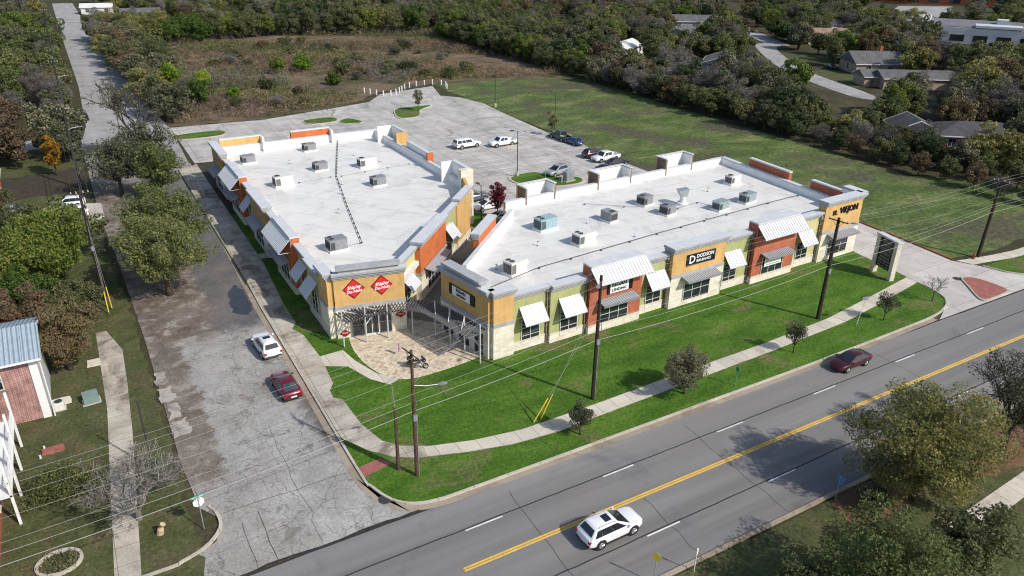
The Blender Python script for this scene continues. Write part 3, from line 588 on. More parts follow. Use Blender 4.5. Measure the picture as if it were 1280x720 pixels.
def section(B, F, u0, u1, w, h, style, stone=1.1, inner=-.35, liner=True, floor=5.2, ext=0, lin=None, cor=True):
    """one stretch of facade: stucco on a stone base with trim, cornice on top and white lining facing the roof"""
    zt = h - (.7 if cor else .18)
    wl = MB(F).box(u0, u1, inner, w, stone, zt).build('wall', style, B)
    if stone > .05: MB(F).box(u0 - (.04 if ext else 0), u1 + (.04 if ext else 0), inner, w + .07, 0, stone).build('stone_base', 'limestone', B)
    if stone > .05: MB(F).box(u0 - (.05 if ext else 0), u1 + (.05 if ext else 0), inner + .1, w + .12, stone - .05, stone + .08 if stone < 2 else stone + .3).build('ledge', 'limestone_plain' if stone < 2 else 'cornice_grey', B)
    e = ext
    c = MB(F)
    if cor:
        c.box(u0 - e * .4, u1 + e * .4, inner - .02, w + .1, h - .72, h - .5); c.box(u0 - e * .7, u1 + e * .7, inner - .05, w + .24, h - .5, h - .24); c.box(u0 - e, u1 + e, inner - .12, w + .4, h - .24, h)
        c.build('cornice', 'cornice_grey', B)
        MB(F).box(u0 - e + .04, u1 + e - .04, inner - .08, w + .34, h + .0, h + .03).build('coping', 'cap_white', B)
    else: c.box(u0 - e, u1 + e, inner - .05, w + .06, h - .2, h).build('coping', 'cap_white', B)
    if liner: MB(F).box(u0 + .0, u1 - .0, inner - .06, inner - .002, floor - .2, h - .26 if cor else h - .21).build('parapet_lining', lin or 'parapet_liner', B)
    return wl
def standard_bay(B, F, um, w, both=True):
    window(B, F, um - 1.05, um + 1.05, .75, 3.4, w + .0, 2, 3); awning(B, F, um - 1.4, um + 1.4, 5.0, 3.45, w, 1.35)
def brick_bay(B, F, u0, u1, w):
    um = (u0 + u1) / 2
    awning(B, F, u0 - .1, u1 + .3, 7.75, 6.4, w, 1.5)
    canopy(B, F, um - 2.5, um + 2.4, 3.55, w); window(B, F, um - 2.0, um + 1.7, .85, 3.2, w + .07 - .065, 3, 2)
def tan_bay(B, F, um, w):
    canopy(B, F, um - 2.6, um + 2.6, 3.5, w + .07); window(B, F, um - 2.0, um + 2.0, .75, 3.0, w + .075, 3, 2)
# ---- right building
BR = empty('shop_building', (31.4, 57.4, 0), 0, 'long flat-roofed shop building with tan, green and brick bays facing the main road', 'building')
def TB(x, y, a): return Matrix.Translation((-31.4, -57.4, 0)) @ frame(x, y, a)
F1 = TB(31.4, 57.45, 2.13)
section(BR, F1, 0, 2.3, .4, 7.6, 'stucco_tan', 3.75, ext=.25)
section(BR, F1, 2.3, 6.7, 0, 6.7, 'stucco_green'); standard_bay(BR, F1, 4.6, .02)
section(BR, F1, 6.7, 11.3, .45, 6.7, 'stucco_green'); standard_bay(BR, F1, 9.1, .47)
section(BR, F1, 11.3, 18.4, 1.0, 7.95, 'red_brick', stone=1.0, cor=False); brick_bay(BR, F1, 11.3, 18.4, 1.0)
section(BR, F1, 18.4, 22.8, .2, 6.8, 'stucco_green'); standard_bay(BR, F1, 20.95, .22)
section(BR, F1, 22.8, 31.0, .95, 7.6, 'stucco_tan', 3.9, ext=.25); tan_bay(BR, F1, 26.9, .95)
section(BR, F1, 31.0, 36.1, .3, 6.9, 'stucco_green'); standard_bay(BR, F1, 32.95, .32)
section(BR, F1, 36.1, 43.6, 1.0, 8.0, 'red_brick', stone=1.0, cor=False); brick_bay(BR, F1, 36.1, 43.6, 1.0)
section(BR, F1, 43.6, 49.0, .25, 7.0, 'stucco_yellow'); standard_bay(BR, F1, 46.1, .27)
section(BR, F1, 49.0, 56.5, .75, 8.4, 'stucco_tan', 4.0, ext=.25); tan_bay(BR, F1, 52.6, .75)
for u in (6.7, 11.3, 22.8, 36.1, 49.0):
    w = {6.7: 0, 11.3: .45, 22.8: .2, 36.1: .3, 49.0: .25}[u]
    MB(F1).box(u - .26, u - .12, w + .07, w + .2, .1, 6.2).build('downspout', 'brown_wall', BR)
    MB(F1).box(u - .36, u - .04, w + .05, w + .34, 6.1, 6.5).build('scupper', 'steel_grey', BR)
FR_ = TB(88.0, 59.3, 86.9)
section(BR, FR_, 0, 2.6, .55, 8.4, 'stucco_tan', 4.0, ext=.25)
section(BR, FR_, 2.6, 8.8, .9, 7.5, 'red_brick', cor=False, lin='red_brick', inner=.4)
section(BR, FR_, 12.9, 21.2, .9, 7.5, 'red_brick', cor=False, lin='red_brick', inner=.4)
section(BR, FR_, 2.6, 26.6, .3, 6.3, 'stucco_green', cor=False)
FB = TB(89.5, 86.2, 183.9)
section(BR, FB, 0, 42.2, .1, 6.2, 'stucco_green', cor=False)
def niche(B, F, u0, u1, h, d=1.5):
    MB(F).box(u0, u1, d, d + .3, .1, h).build('tower_wall', 'stucco_tan', B); MB(F).box(u0 + .32, u1 - .32, d - .04, d - .002, 5.0, h - .1).build('parapet_lining', 'parapet_liner', B)
    for a, b, s in ((u0, u0 + .3, u0 + .302), (u1 - .3, u1, u1 - .34)):
        MB(F).box(a, b, -.42, d - .002, .1, h).build('tower_wall', 'brown_wall', B); MB(F).box(s, s + .038, -.42, d - .045, 5.0, h - .1).build('parapet_lining', 'parapet_liner', B)
    MB(F).box(u0 - .06, u1 + .06, d - .1, d + .4, h + .002, h + .1).build('coping', 'cap_white', B)
    for a, b in ((u0 - .06, u0 + .4), (u1 - .4, u1 + .06)): MB(F).box(a, b, -.5, d - .102, h + .002, h + .1).build('coping', 'cap_white', B)
for a, b, h in ((7.2, 13.0, 7.7), (19.9, 26.4, 7.5), (33.9, 39.0, 7.5)): niche(BR, FB, a, b, h)
FD = TB(46.7, 80.4, 224.4)
section(BR, FD, 0, 18.9, .05, 6.2, 'stucco_green', cor=False)
section(BR, FD, 6.0, 12.8, .85, 7.4, 'stucco_orange', stone=.1, lin='stucco_orange', inner=.2, ext=.1)
FC = TB(30.0, 65.4, 279.7)
section(BR, FC, 0, 8.0, .3, 7.6, 'stucco_tan', 3.75, ext=.2)
MB(FC).box(.9, 6.9, -.35, .35, 7.64, 8.05).build('raised_cornice', 'cornice_grey', BR); MB(FC).box(.7, 7.1, -.45, .75, 8.06, 8.3).build('raised_cornice', 'cornice_grey', BR)
for u0, u1, t in ((.5, 2.3, 0), (3.2, 5.0, 1), (5.9, 7.4, 0)):
    window(BR, FC, u0, u1, .2, 2.7, .37, 2, 2)
MB(TB(33.0, 67.2, 211)).box(0, 3.4, -.3, .1, .1, 6.2).build('wall', 'stucco_tan', BR)
rp = [(31.7, 57.9), (38.1, 58.1), (87.6, 60.2), (89.1, 85.8), (47.3, 83.0), (46.5, 80.2), (33.1, 67.1), (30.5, 65.0)]
MB(Matrix.Translation((-31.4, -57.4, 0))).prism(rp, 4.7, 5.2).build('roof', 'roof_membrane', BR)
# ---- left building
BL = empty('shop_building', (19.0, 68.8, 0), 0, 'flat-roofed shop building with two red diamond signs beside the side street', 'building')
def TL(x, y, a): return Matrix.Translation((-19, -68.8, 0)) @ frame(x, y, a)
G1 = TL(18.75, 127.7, 270.2)
def lsec(a, b, w, h, st, stone=1.1, **k): section(BL, G1, a, b, w, h, st, stone, **k)
lsec(0, 8.2, .5, 7.4, 'stucco_tan', 3.9, ext=.25, lin='parapet_liner'); tan_bay(BL, G1, 4.4, .5)
lsec(8.2, 13, 0, 6.5, 'stucco_green'); standard_bay(BL, G1, 10.7, .02)
lsec(13, 21, .6, 7.3, 'stucco_orange', 1.0, lin='stucco_orange', cor=False); awning(BL, G1, 13, 21.1, 7.1, 5.6, .6, 1.5); canopy(BL, G1, 14.2, 19.6, 3.5, .6); window(BL, G1, 15, 18.8, .85, 3.2, .6, 3, 2)
lsec(21, 26.2, 0, 6.5, 'stucco_green'); standard_bay(BL, G1, 23.6, .02)
lsec(26.2, 34.4, .5, 7.0, 'stucco_tan', 3.9, ext=.2); tan_bay(BL, G1, 30.3, .5)
lsec(34.4, 39, 0, 6.4, 'stucco_green'); standard_bay(BL, G1, 36.9, .02)
lsec(39, 46.8, .6, 7.3, 'stucco_orange', 1.0, lin='stucco_orange', cor=False); awning(BL, G1, 39, 46.9, 7.1, 5.6, .6, 1.5); canopy(BL, G1, 40.2, 45.6, 3.5, .6); window(BL, G1, 41, 44.8, .85, 3.2, .6, 3, 2)
lsec(46.8, 51.4, 0, 6.5, 'stucco_green'); standard_bay(BL, G1, 49.2, .02)
lsec(51.4, 56.0, 0.25, 6.5, 'stucco_green'); standard_bay(BL, G1, 53.8, .27)
lsec(56.0, 58.8, .3, 7.5, 'stucco_tan', 3.5, ext=.2)
G2 = TL(18.95, 68.75, 348.8)
section(BL, G2, .35, 7.6, .05, 7.5, 'stucco_tan', 3.5, ext=.2)
MB(G2).box(.9, 7.0, -.4, .3, 7.54, 7.9).build('raised_cornice', 'cornice_grey', BL); MB(G2).box(.7, 7.2, -.5, .55, 7.91, 8.15).build('raised_cornice', 'cornice_grey', BL)
# recessed shopfront: dark opening with door and glazing
ent = MB(G2).box(1.9, 6.0, .122, .2, .15, 2.85); eo = ent.build('shopfront', 'trim_black', BL)
for u0, u1 in ((1.95, 3.1), (4.75, 5.95)): window(BL, G2, u0, u1, .25, 2.75, .205, 1, 2, 'window_glass', 'steel_grey')
do = MB(G2); do.box(3.2, 3.28, .205, .3, .15, 2.5); do.box(3.9, 3.96, .205, .3, .15, 2.5); do.box(4.58, 4.66, .205, .3, .15, 2.5); do.box(3.2, 4.66, .205, .302, 2.5, 2.6); do.box(3.2, 4.66, .206, .301, .15, .3)
dd = do.build('door', 'steel_white', BL); MB(G2).box(3.28, 4.58, .202, .24, .3, 2.5).build('pane', 'window_glass', dd)
hd = MB(G2); hd.tube([(3.84, .36, .9), (3.84, .36, 1.5)], .02, 6); hd.tube([(4.04, .36, .9), (4.04, .36, 1.5)], .02, 6); hd.build('handle', 'chrome', dd)
for u in (2.2, 3.9, 5.6):
    v = MB(G2); v.box(u - .3, u + .3, .14, .3, 3.0, 3.12); v.box(u - .2, u + .2, .14, .22, 3.05, 3.4); v.build('wall_light', 'brown_wall', BL)
G3 = TL(26.5, 69.3, 46.4)
section(BL, G3, 0, 5.2, .0, 6.9, 'stucco_yellow', ext=0); awning(BL, G3, 1.0, 3.6, 4.6, 3.2, .02, 1.3); window(BL, G3, 1.3, 3.3, .75, 3.0, .0, 2, 3)
section(BL, G3, 5.2, 14.4, .65, 7.4, 'stucco_orange', 3.2, ext=.25); canopy(BL, G3, 6.2, 12.6, 3.4, .7); window(BL, G3, 7.2, 11.8, .7, 2.9, .725, 4, 2)
section(BL, G3, 14.4, 20.4, 0, 7.0, 'stucco_green'); awning(BL, G3, 16.0, 18.8, 4.9, 3.2, .02, 1.3); window(BL, G3, 16.4, 18.4, .75, 3.0, 0, 2, 3)
section(BL, G3, 20.4, 26.2, .25, 7.4, 'stucco_tan', 1.1, ext=.15)
MB(TL(44.6, 88.3, 70)).box(0, 4.2, -.3, .1, .1, 7.3).build('wall', 'stucco_tan', BL)
MB(Matrix.Translation((-19, -68.8, 0))).box(45.5, 47.4, 92.2, 93.2, .1, 8.3).build('stone_pillar', 'limestone', BL)
G4 = TL(46.6, 93.3, 90.5)
section(BL, G4, 0, 34.4, .1, 6.3, 'stucco_green', cor=False)
section(BL, G4, 0, 4.8, .85, 8.2, 'limestone', .1, cor=False, inner=.3, lin='parapet_liner'); MB(G4).box(4.5, 4.8, -1.5, .28, 5.1, 8.15).build('tower_return', 'parapet_liner', BL)
MB(G4).box(12.0, 12.5, -.3, .7, 5.1, 7.4).build('tower_return', 'stucco_orange', BL)
section(BL, G4, 12.5, 21.5, .85, 7.2, 'stucco_orange', .1, cor=False, inner=.3)
MB(G4).box(24.3, 24.7, -.3, 1.7, .1, 7.9).build('tower_return', 'stucco_tan', BL)
section(BL, G4, 24.7, 30.4, 1.7, 7.9, 'stucco_tan', .1, cor=False, inner=1.3); MB(G4).box(30.1, 30.4, -1.4, 1.28, 5.1, 7.85).build('tower_return', 'parapet_liner', BL)
G5 = TL(46.5, 128.0, 181.2)
section(BL, G5, 0, 27.6, .1, 6.4, 'stucco_green', cor=False)
section(BL, G5, 8.6, 15.3, .75, 7.6, 'stucco_orange', .1, cor=False, inner=.25, lin='stucco_orange'); MB(G5).box(8.4, 8.7, -1.2, .2, 5.1, 7.3).build('tower_return', 'parapet_liner', BL)
section(BL, G5, 20.3, 26.9, .75, 7.6, 'stucco_tan', .1, cor=False, inner=.25, lin='stucco_tan'); MB(G5).box(20.1, 20.4, -1.2, .2, 5.1, 7.5).build('tower_return', 'parapet_liner', BL)
lp = [(19.1, 69.6), (26.2, 68.0), (44.3, 88.4), (46.0, 92.0), (46.5, 93.3), (46.25, 127.8), (19.0, 127.3)]
MB(Matrix.Translation((-19, -68.8, 0))).prism(lp, 4.6, 5.1).build('roof', 'roof_membrane_diagonal', BL)
# ---- pergola along the patio
PG = empty('pergola', (26, 63, .14), 0, 'curved white steel pergola with slatted top around the flagstone patio', 'pergola')
arc = smooth_line([(19.3, 66.8), (21.6, 67.1), (24.0, 66.9), (26.4, 66.4), (28.0, 64.7), (28.8, 62.2), (29.3, 59.7), (29.9, 57.2)], 6)
T = Matrix.Translation((-26, -63, -.14))
for d, zz in ((-.75, 3.15), (.75, 3.15)):
    l3 = [(p[0], p[1], zz) for p in offset(arc, d)]
    MB(T).tube(l3, .08, 4).build('beam', 'steel_grey', PG)
sl = MB(T)
A0 = offset(arc, -1.3); A1 = offset(arc, 1.3); acc = 0
cum = [0]
for i in range(len(arc) - 1): cum.append(cum[-1] + hypot(arc[i + 1][0] - arc[i][0], arc[i + 1][1] - arc[i][1]))
k = 0
while k * .33 < cum[-1]:
    d = k * .33; i = max(j for j in range(len(cum) - 1) if cum[j] <= d); t = (d - cum[i]) / (cum[i + 1] - cum[i])
    a = [A0[i][c] + (A0[i + 1][c] - A0[i][c]) * t for c in (0, 1)]; b = [A1[i][c] + (A1[i + 1][c] - A1[i][c]) * t for c in (0, 1)]
    dx, dy = b[0] - a[0], b[1] - a[1]; l = hypot(dx, dy); nx, ny = -dy / l * .035, dx / l * .035
    sl.add([(a[0] + nx, a[1] + ny, 3.24), (a[0] - nx, a[1] - ny, 3.24), (b[0] - nx, b[1] - ny, 3.24), (b[0] + nx, b[1] + ny, 3.24), (a[0] + nx, a[1] + ny, 3.42), (a[0] - nx, a[1] - ny, 3.42), (b[0] - nx, b[1] - ny, 3.42), (b[0] + nx, b[1] + ny, 3.42)],
           [(0, 1, 2, 3), (4, 5, 6, 7), (0, 1, 5, 4), (1, 2, 6, 5), (2, 3, 7, 6), (3, 0, 4, 7)]); k += 1
sl.build('slats', 'dark_slat', PG)
for (x, y, h) in ((19.25, 66.6, 4.2), (21.6, 66.4, 4.3), (23.9, 66.2, 4.3), (26.5, 65.8, 3.2), (28.4, 64.2, 4.3), (29.0, 61.9, 4.3), (29.5, 59.6, 4.3), (29.95, 57.1, 4.5)):
    MB(T).cyl(x, y, .14, h, .085, n=8).build('post', 'steel_light', PG)
for (x, y, x2, y2) in ((19.3, 66.7, 20.9, 67.2), (21.6, 66.5, 23, 67.1), (28.4, 64.2, 28.0, 63.2), (29.0, 61.9, 28.4, 61), (29.5, 59.6, 28.8, 58.9), (29.9, 57.2, 29.3, 58.3)):
    MB(T).tube([(x, y, 4.2), (x2, y2, 3.3)], .055, 5).build('brace', 'steel_light', PG); MB(T).tube([(x, y, 2.1), (x2, y2, 3.1)], .055, 5).build('brace', 'steel_light', PG)
# ---- roof-top equipment (each stands on the roof)
def hvac(x, y, z, lx, ly, h, rz, mat, label, fans=1, hood=False):
    t = empty('rooftop_unit', (x, y, z), R(rz), label, 'air conditioner', 'air conditioning units on the flat roofs')
    MB().box(-lx / 2 - .12, lx / 2 + .12, -ly / 2 - .12, ly / 2 + .12, .0, .22).build('roof_curb', 'parapet_liner', t)
    b = MB().box(-lx / 2, lx / 2, -ly / 2, ly / 2, .22, h)
    b.box(-lx / 2 - .04, lx / 2 + .04, -ly / 2 - .04, ly / 2 + .04, h + .002, h + .07)
    for u in (-.17, .2): b.box(lx * u - .012, lx * u + .012, -ly / 2 - .012, ly / 2 + .012, .25, h - .02)
    b.build('cabinet', mat, t)
    for i in range(fans):
        fy = 0 if fans == 1 else (-ly * .22 if i else ly * .22)
        f = MB(); f.cyl(-lx * .3, fy, h + .07, h + .16, min(ly * .2 + (.14 if fans == 1 else 0), .48), n=14); fo = f.build('fan_guard', 'steel_grey', t)
        MB().cyl(-lx * .3, fy, h + .162, h + .18, min(ly * .17 + (.12 if fans == 1 else 0), .42), n=14).build('fan', 'grille_dark', fo)
    g = MB(); n = 9
    for k in range(n):
        zz = .34 + (h - .5) * k / n
        g.box(-lx / 2 - .03, -lx / 2 - .005, -ly / 2 + .08, ly / 2 - .08, zz, zz + (h - .5) / n * .6)
        g.box(-lx / 2 + .06, -lx / 2 + lx * .28, -ly / 2 - .03, -ly / 2 - .005, zz, zz + (h - .5) / n * .6)
    g.build('grille', 'grille_dark', t)
    if hood:
        o = MB(); o.add([(lx / 2, -ly * .4, h - .1), (lx / 2, ly * .4, h - .1), (lx / 2 + .6, ly * .4, h - .6), (lx / 2 + .6, -ly * .4, h - .6), (lx / 2, -ly * .4, h - .75), (lx / 2, ly * .4, h - .75)],
                        [(0, 1, 2, 3), (0, 3, 4), (1, 5, 2), (3, 2, 5, 4)]); o.build('intake_hood', mat, t)
    return t
Z1, Z2 = 5.2, 5.1
for a in ((38.2, 64.6, Z1, 2.3, 1.4, 1.55, 14, 'unit_white', 'white air conditioner nearest the tan corner of the right building', 2, True),
          (48.3, 74.4, Z1, 2.6, 1.5, 1.5, 8, 'unit_teal', 'teal air conditioner on the right roof near the inner parapet', 2, False),
          (49.8, 68.2, Z1, 2.7, 1.4, 1.4, 10, 'unit_white', 'long white air conditioner with dark grille end on right roof', 2, True),
          (57.1, 73.0, Z1, 1.8, 1.3, 1.3, 100, 'unit_grey', 'small grey air conditioner between teal unit and dark pair', 1, False),
          (65.2, 75.8, Z1, 1.7, 1.5, 1.3, 10, 'unit_grey', 'grey air conditioner behind and left of the duct hood', 1, False),
          (65.5, 71.4, Z1, 1.8, 1.4, 1.3, 12, 'unit_grey', 'grey air conditioner in front of the duct hood', 1, False),
          (73.0, 69.4, Z1, 2.0, 1.3, 1.25, 8, 'galvanised', 'pale green air conditioner with sloped hood right of duct', 0, True),
          (78.6, 70.0, Z1, 2.2, 1.3, 1.3, 8, 'galvanised', 'pale green air conditioner with dark grille near right end', 1, False),
          (83.0, 77.2, Z1, 2.2, 1.3, 1.3, 8, 'unit_white', 'pale air conditioner nearest the right back corner of roof', 1, False),
          (24.2, 106.8, Z2, 2.6, 1.4, 1.5, 6, 'unit_white', 'white air conditioner near the street side of left roof', 1, False),
          (31.2, 112.0, Z2, 2.0, 1.3, 1.2, 6, 'unit_grey', 'grey air conditioner left of the black roof pipe', 1, False),
          (32.9, 123.6, Z2, 2.0, 1.3, 1.2, 6, 'unit_grey', 'grey air conditioner by the back parapet of left roof', 1, False),
          (38.2, 110.6, Z2, 2.7, 1.4, 1.4, 6, 'unit_white', 'cream air conditioner with dark end right of roof pipe', 1, False),
          (36.3, 100.8, Z2, 2.0, 1.3, 1.3, 6, 'unit_grey', 'grey air conditioner in the middle of left roof', 1, False),
          (23.4, 80.3, Z2, 2.1, 1.6, 1.4, 4, 'unit_grey', 'grey air conditioner nearest the red diamond signs', 2, False),
          (22.4, 120.9, Z2, 2.0, 1.3, 1.2, 6, 'unit_grey', 'grey air conditioner in the far left corner of left roof', 0, False)): hvac(*a)
dh = empty('duct_hood', (69.9, 73.4, Z1), R(-20), 'galvanised kitchen exhaust hood flaring on a round roof curb', 'exhaust hood')
MB().cyl(0, 0, 0, .35, .75, n=16).build('roof_curb', 'parapet_liner', dh)
d_ = MB(); d_.cyl(0, 0, .35, 1.2, .42, n=16); d_.build('stack', 'steel_white', dh)
h_ = MB(); h_.add([(-.4, -.4, 1.2), (.4, -.4, 1.2), (.4, .4, 1.2), (-.4, .4, 1.2), (-.9, -.6, 2.1), (.55, -.6, 2.3), (.55, .6, 2.3), (-.9, .6, 2.1)], [(0, 1, 2, 3), (4, 5, 6, 7), (0, 1, 5, 4), (1, 2, 6, 5), (2, 3, 7, 6), (3, 0, 4, 7)]); h_.build('flared_hood', 'galvanised', dh)
def pipe(name, pts, r, z, mat, label, step=1.6, cat='pipe'):
    t = empty(name, (pts[0][0], pts[0][1], z), 0, label, cat)
    T = Matrix.Translation((-pts[0][0], -pts[0][1], 0)); MB(T).tube([(p[0], p[1], .2) for p in pts], r, 6).build('pipe_run', mat, t)
    for i in range(len(pts) - 1):
        (x0, y0), (x1, y1) = pts[i], pts[i + 1]; L = hypot(x1 - x0, y1 - y0); n = max(1, int(L / step))
        for k in range(1 if i else 0, n + 1): x, y = x0 + (x1 - x0) * k / n, y0 + (y1 - y0) * k / n; MB(T).box(x - .11, x + .11, y - .07, y + .07, 0.004, .12).build('support_block', 'dark_steel', t)
pipe('gas_pipe', [(39.0, 127.3), (36.5, 120), (32.3, 107.6), (29.3, 94), (26.6, 80.8)], .045, Z2, 'dark_steel', 'black gas pipe on blocks running the length of left roof')
pipe('branch_pipe', [(26.5, 107.0), (31.4, 107.6)], .035, Z2, 'steel_grey', 'thin branch pipe to the white unit on left roof', 3)
pipe('branch_pipe', [(33.0, 107.3), (44.5, 108.6)], .035, Z2, 'steel_grey', 'thin branch pipe crossing to the right edge of left roof', 3)
pipe('branch_pipe', [(24.6, 80.4), (26.4, 80.7)], .035, Z2, 'steel_grey', 'short branch pipe to the unit near the diamond signs', 3)
pipe('gas_pipe', [(33.5, 62.2), (41.1, 64.3), (59.4, 66.2), (80.6, 68.0), (87.0, 68.4)], .035, Z1, 'dark_steel', 'thin black gas pipe on blocks running along right roof', 4.2)
pipe('branch_pipe', [(57.8, 79.5), (62, 76.2), (68, 72.2), (72.0, 72.8), (72.6, 70.5)], .035, Z1, 'steel_grey', 'bent thin pipe past the duct hood on right roof', 4)
for i, (x, y, z, lb) in enumerate(((36.9, 66.4, Z1, 'right roof near the white corner unit'), (52.5, 69.6, Z1, 'right roof beside the long white unit'), (54, 73.5, Z1, 'right roof beyond the teal unit'), (44.5, 70, Z1, 'right roof left of the teal unit'),
        (56.5, 66.9, Z1, 'right roof along the front pipe'), (69, 67.6, Z1, 'right roof in front of the sloped hood unit'), (77, 76, Z1, 'right roof near the back'), (31.8, 103.5, Z2, 'left roof beside the black pipe'), (30.2, 99.5, Z2, 'left roof close to the pipe bend'),
        (27.5, 92, Z2, 'left roof in its middle left part'), (41, 112, Z2, 'left roof right of cream unit'), (38.5, 117.5, Z2, 'left roof in the far right part'), (28, 117.5, Z2, 'left roof behind the white unit'))):
    t = empty('roof_vent', (x, y, z), 0, 'small vent pipe on ' + lb, 'vent'); MB().cyl(0, 0, 0, .5, .07, n=8).build('vent_stack', 'steel_white', t); MB().cyl(0, 0, .0, .1, .22, .1, n=10).build('flashing', 'steel_grey', t)
    if i % 3 == 0: MB().cyl(0, 0, .5, .62, .14, .1, n=8).build('cap', 'steel_grey', t)
# ---- signs on the facades
def diamond(u, z, w, label, lines):
    t = empty('diamond_sign', (0, 0, 0), 0, label, 'sign'); s = .98
    t.matrix_world = G2w
    r = 1.12
    T0 = face_T(I_FRAME, u, w, z)
    q = MB(T0).prism([(-r, 0), (0, -r), (r, 0), (0, r)], 0, .06); o = q.build('sign_border', 'sign_dark_red', t)
    q = MB(T0).prism([(-r * .87, 0), (0, -r * .87), (r * .87, 0), (0, r * .87)], .061, .085); o2 = q.build('sign_panel', 'sign_red', t)
    L = MB()
    for txt, sz, dy, in lines: letters(txt, sz, T0 @ Matrix.Translation((0, dy, .095)) @ Matrix.Rotation(R(6), 4, 'Z'), .01, L, shear=.3, bold=.012)
    L.build('lettering', 'sign_white', t)
I_FRAME = Matrix(((1, 0, 0, 0), (0, -1, 0, 0), (0, 0, 1, 0), (0, 0, 0, 1))); FI = I_FRAME
G2w = Matrix.Translation((18.95, 68.75, 0)) @ Matrix.Rotation(R(-11.2), 4, 'Z')
diamond(2.35, 5.62, .07, 'left of two red diamond signs with white script on tan wall', (('Shipley', .5, .18), ('Do-Nuts', .44, -.28)))
diamond(5.2, 5.66, .07, 'right of two red diamond signs with white script on tan wall', (('Shipley', .5, .18), ('Do-Nuts', .44, -.28)))
def wall_sign(Fw, u0, u1, z0, z1, w, label, back, panel, texts, txtmat, panel_span=None):
    t = empty('shop_sign', (0, 0, 0), 0, label, 'sign'); t.matrix_world = Fw @ Matrix(((1, 0, 0, (u0 + u1) / 2), (0, -1, 0, w), (0, 0, 1, z0), (0, 0, 0, 1)))
    um, h = (u0 + u1) / 2, z1 - z0; T = I_FRAME
    if back: MB(T).box(u0 - um, u1 - um, 0.004, .1, 0, h).build('sign_box', back, t)
    if panel: MB(T).box(panel_span[0] - um, panel_span[1] - um, .101, .14, .06, h - .06).build('sign_panel', panel, t)
    L = MB()
    for (txt, sz, u, z, al, bd) in texts: letters(txt, sz, face_T(T, u - um, .15 if panel else .11 if back else .06, z - z0), .02 if back else .05, L, align=al, bold=bd)
    L.build('lettering', txtmat, t)
W1 = frame(31.4, 57.45, 2.13)
wall_sign(W1, 13.6, 17.0, 4.3, 5.7, 1.02, 'white sign with black letters on the brick bay behind the lamp pole', 'sign_black', 'sign_white', (('REGAN', .62, 15.1, 5.28, 'CENTER', .012), ('LENDING', .45, 15.1, 4.68, 'CENTER', .008)), 'sign_black', (13.9, 16.4))
wall_sign(W1, 24.9, 29.3, 5.0, 6.35, .97, 'black sign with a white D on the tan bay of right building', 'sign_black', None, (('D', 1.35, 25.65, 5.68, 'CENTER', .02), ('DODSON', .62, 26.3, 5.95, 'LEFT', .015), ('INSURANCE', .42, 26.3, 5.4, 'LEFT', .01)), 'sign_white')
wall_sign(W1, 50.6, 55.2, 6.2, 7.4, .77, 'black raised letters reading EL VIEJON on the far tan tower', None, None, (('EL', .85, 50.9, 6.65, 'CENTER', .02), ('VIEJON', 1.15, 53.7, 6.75, 'CENTER', .025)), 'sign_black')
wall_sign(frame(30.0, 65.4, 279.7), 1.6, 5.9, 5.1, 6.25, .32, 'white sign with black letters on the shaded tan corner above pergola', 'sign_black', 'sign_white', (('REGAN', .5, 3.7, 5.92, 'CENTER', .012), ('LENDING', .38, 3.7, 5.45, 'CENTER', .008)), 'sign_black', (2.2, 5.2))
bn = empty('window_banner', (0, 0, 0), 0, 'white and green banner in the far brick bay window under its canopy', 'banner'); bn.matrix_world = W1 @ Matrix(((1, 0, 0, 39.6), (0, -1, 0, 1.16), (0, 0, 1, 2.05), (0, 0, 0, 1)))
MB(I_FRAME).box(-1.5, 1.5, 0, .05, 0, 1.1).build('board', 'sign_white', bn)
MB(I_FRAME).box(-1.3, 1.3, .052, .06, .62, .98).build('green_band', 'sign_pale_green', bn); MB(I_FRAME).box(-1.2, 1.2, .052, .06, .14, .3).build('green_stripe', 'sign_pale_green', bn)
fb = empty('feather_flag', (23.4, 62.4, .142), R(20), 'small purple and white flag standing on the patio', 'flag'); MB().tube([(0, 0, 0), (0, 0, 1.5)], .02, 5).build('pole', 'steel_white', fb)
MB().add([(0, 0, .35), (.26, .02, .4), (.3, .06, 1.2), (0, 0, 1.48), (0, .012, .35), (.26, .032, .4), (.3, .072, 1.2), (0, .012, 1.48)], [(0, 1, 2, 3), (4, 5, 6, 7), (0, 1, 5, 4), (1, 2, 6, 5), (2, 3, 7, 6)]).build('banner', 'sign_purple', fb)
for Fx, nm in ((Matrix.Translation((19.45, 66.6, 1.75)), 'left pergola post'), (Matrix.Translation((25.7, 67.05, 2.2)), 'stone wall right of the shop door')):
    t = empty('diamond_sign', Fx.translation, R(-11), 'small dark red diamond sign on the ' + nm, 'sign'); q = MB(I_FRAME); T0 = face_T(I_FRAME, 0, .12, 0)
    MB(T0).prism([(-.6, 0), (0, -.42), (.6, 0), (0, .42)], 0, .05).build('sign_panel', 'sign_dark_red', t)
    letters('Shipley', .22, T0 @ Matrix.Translation((0, .06, .06)), .005, shear=.3).build('lettering', 'sign_white', t)
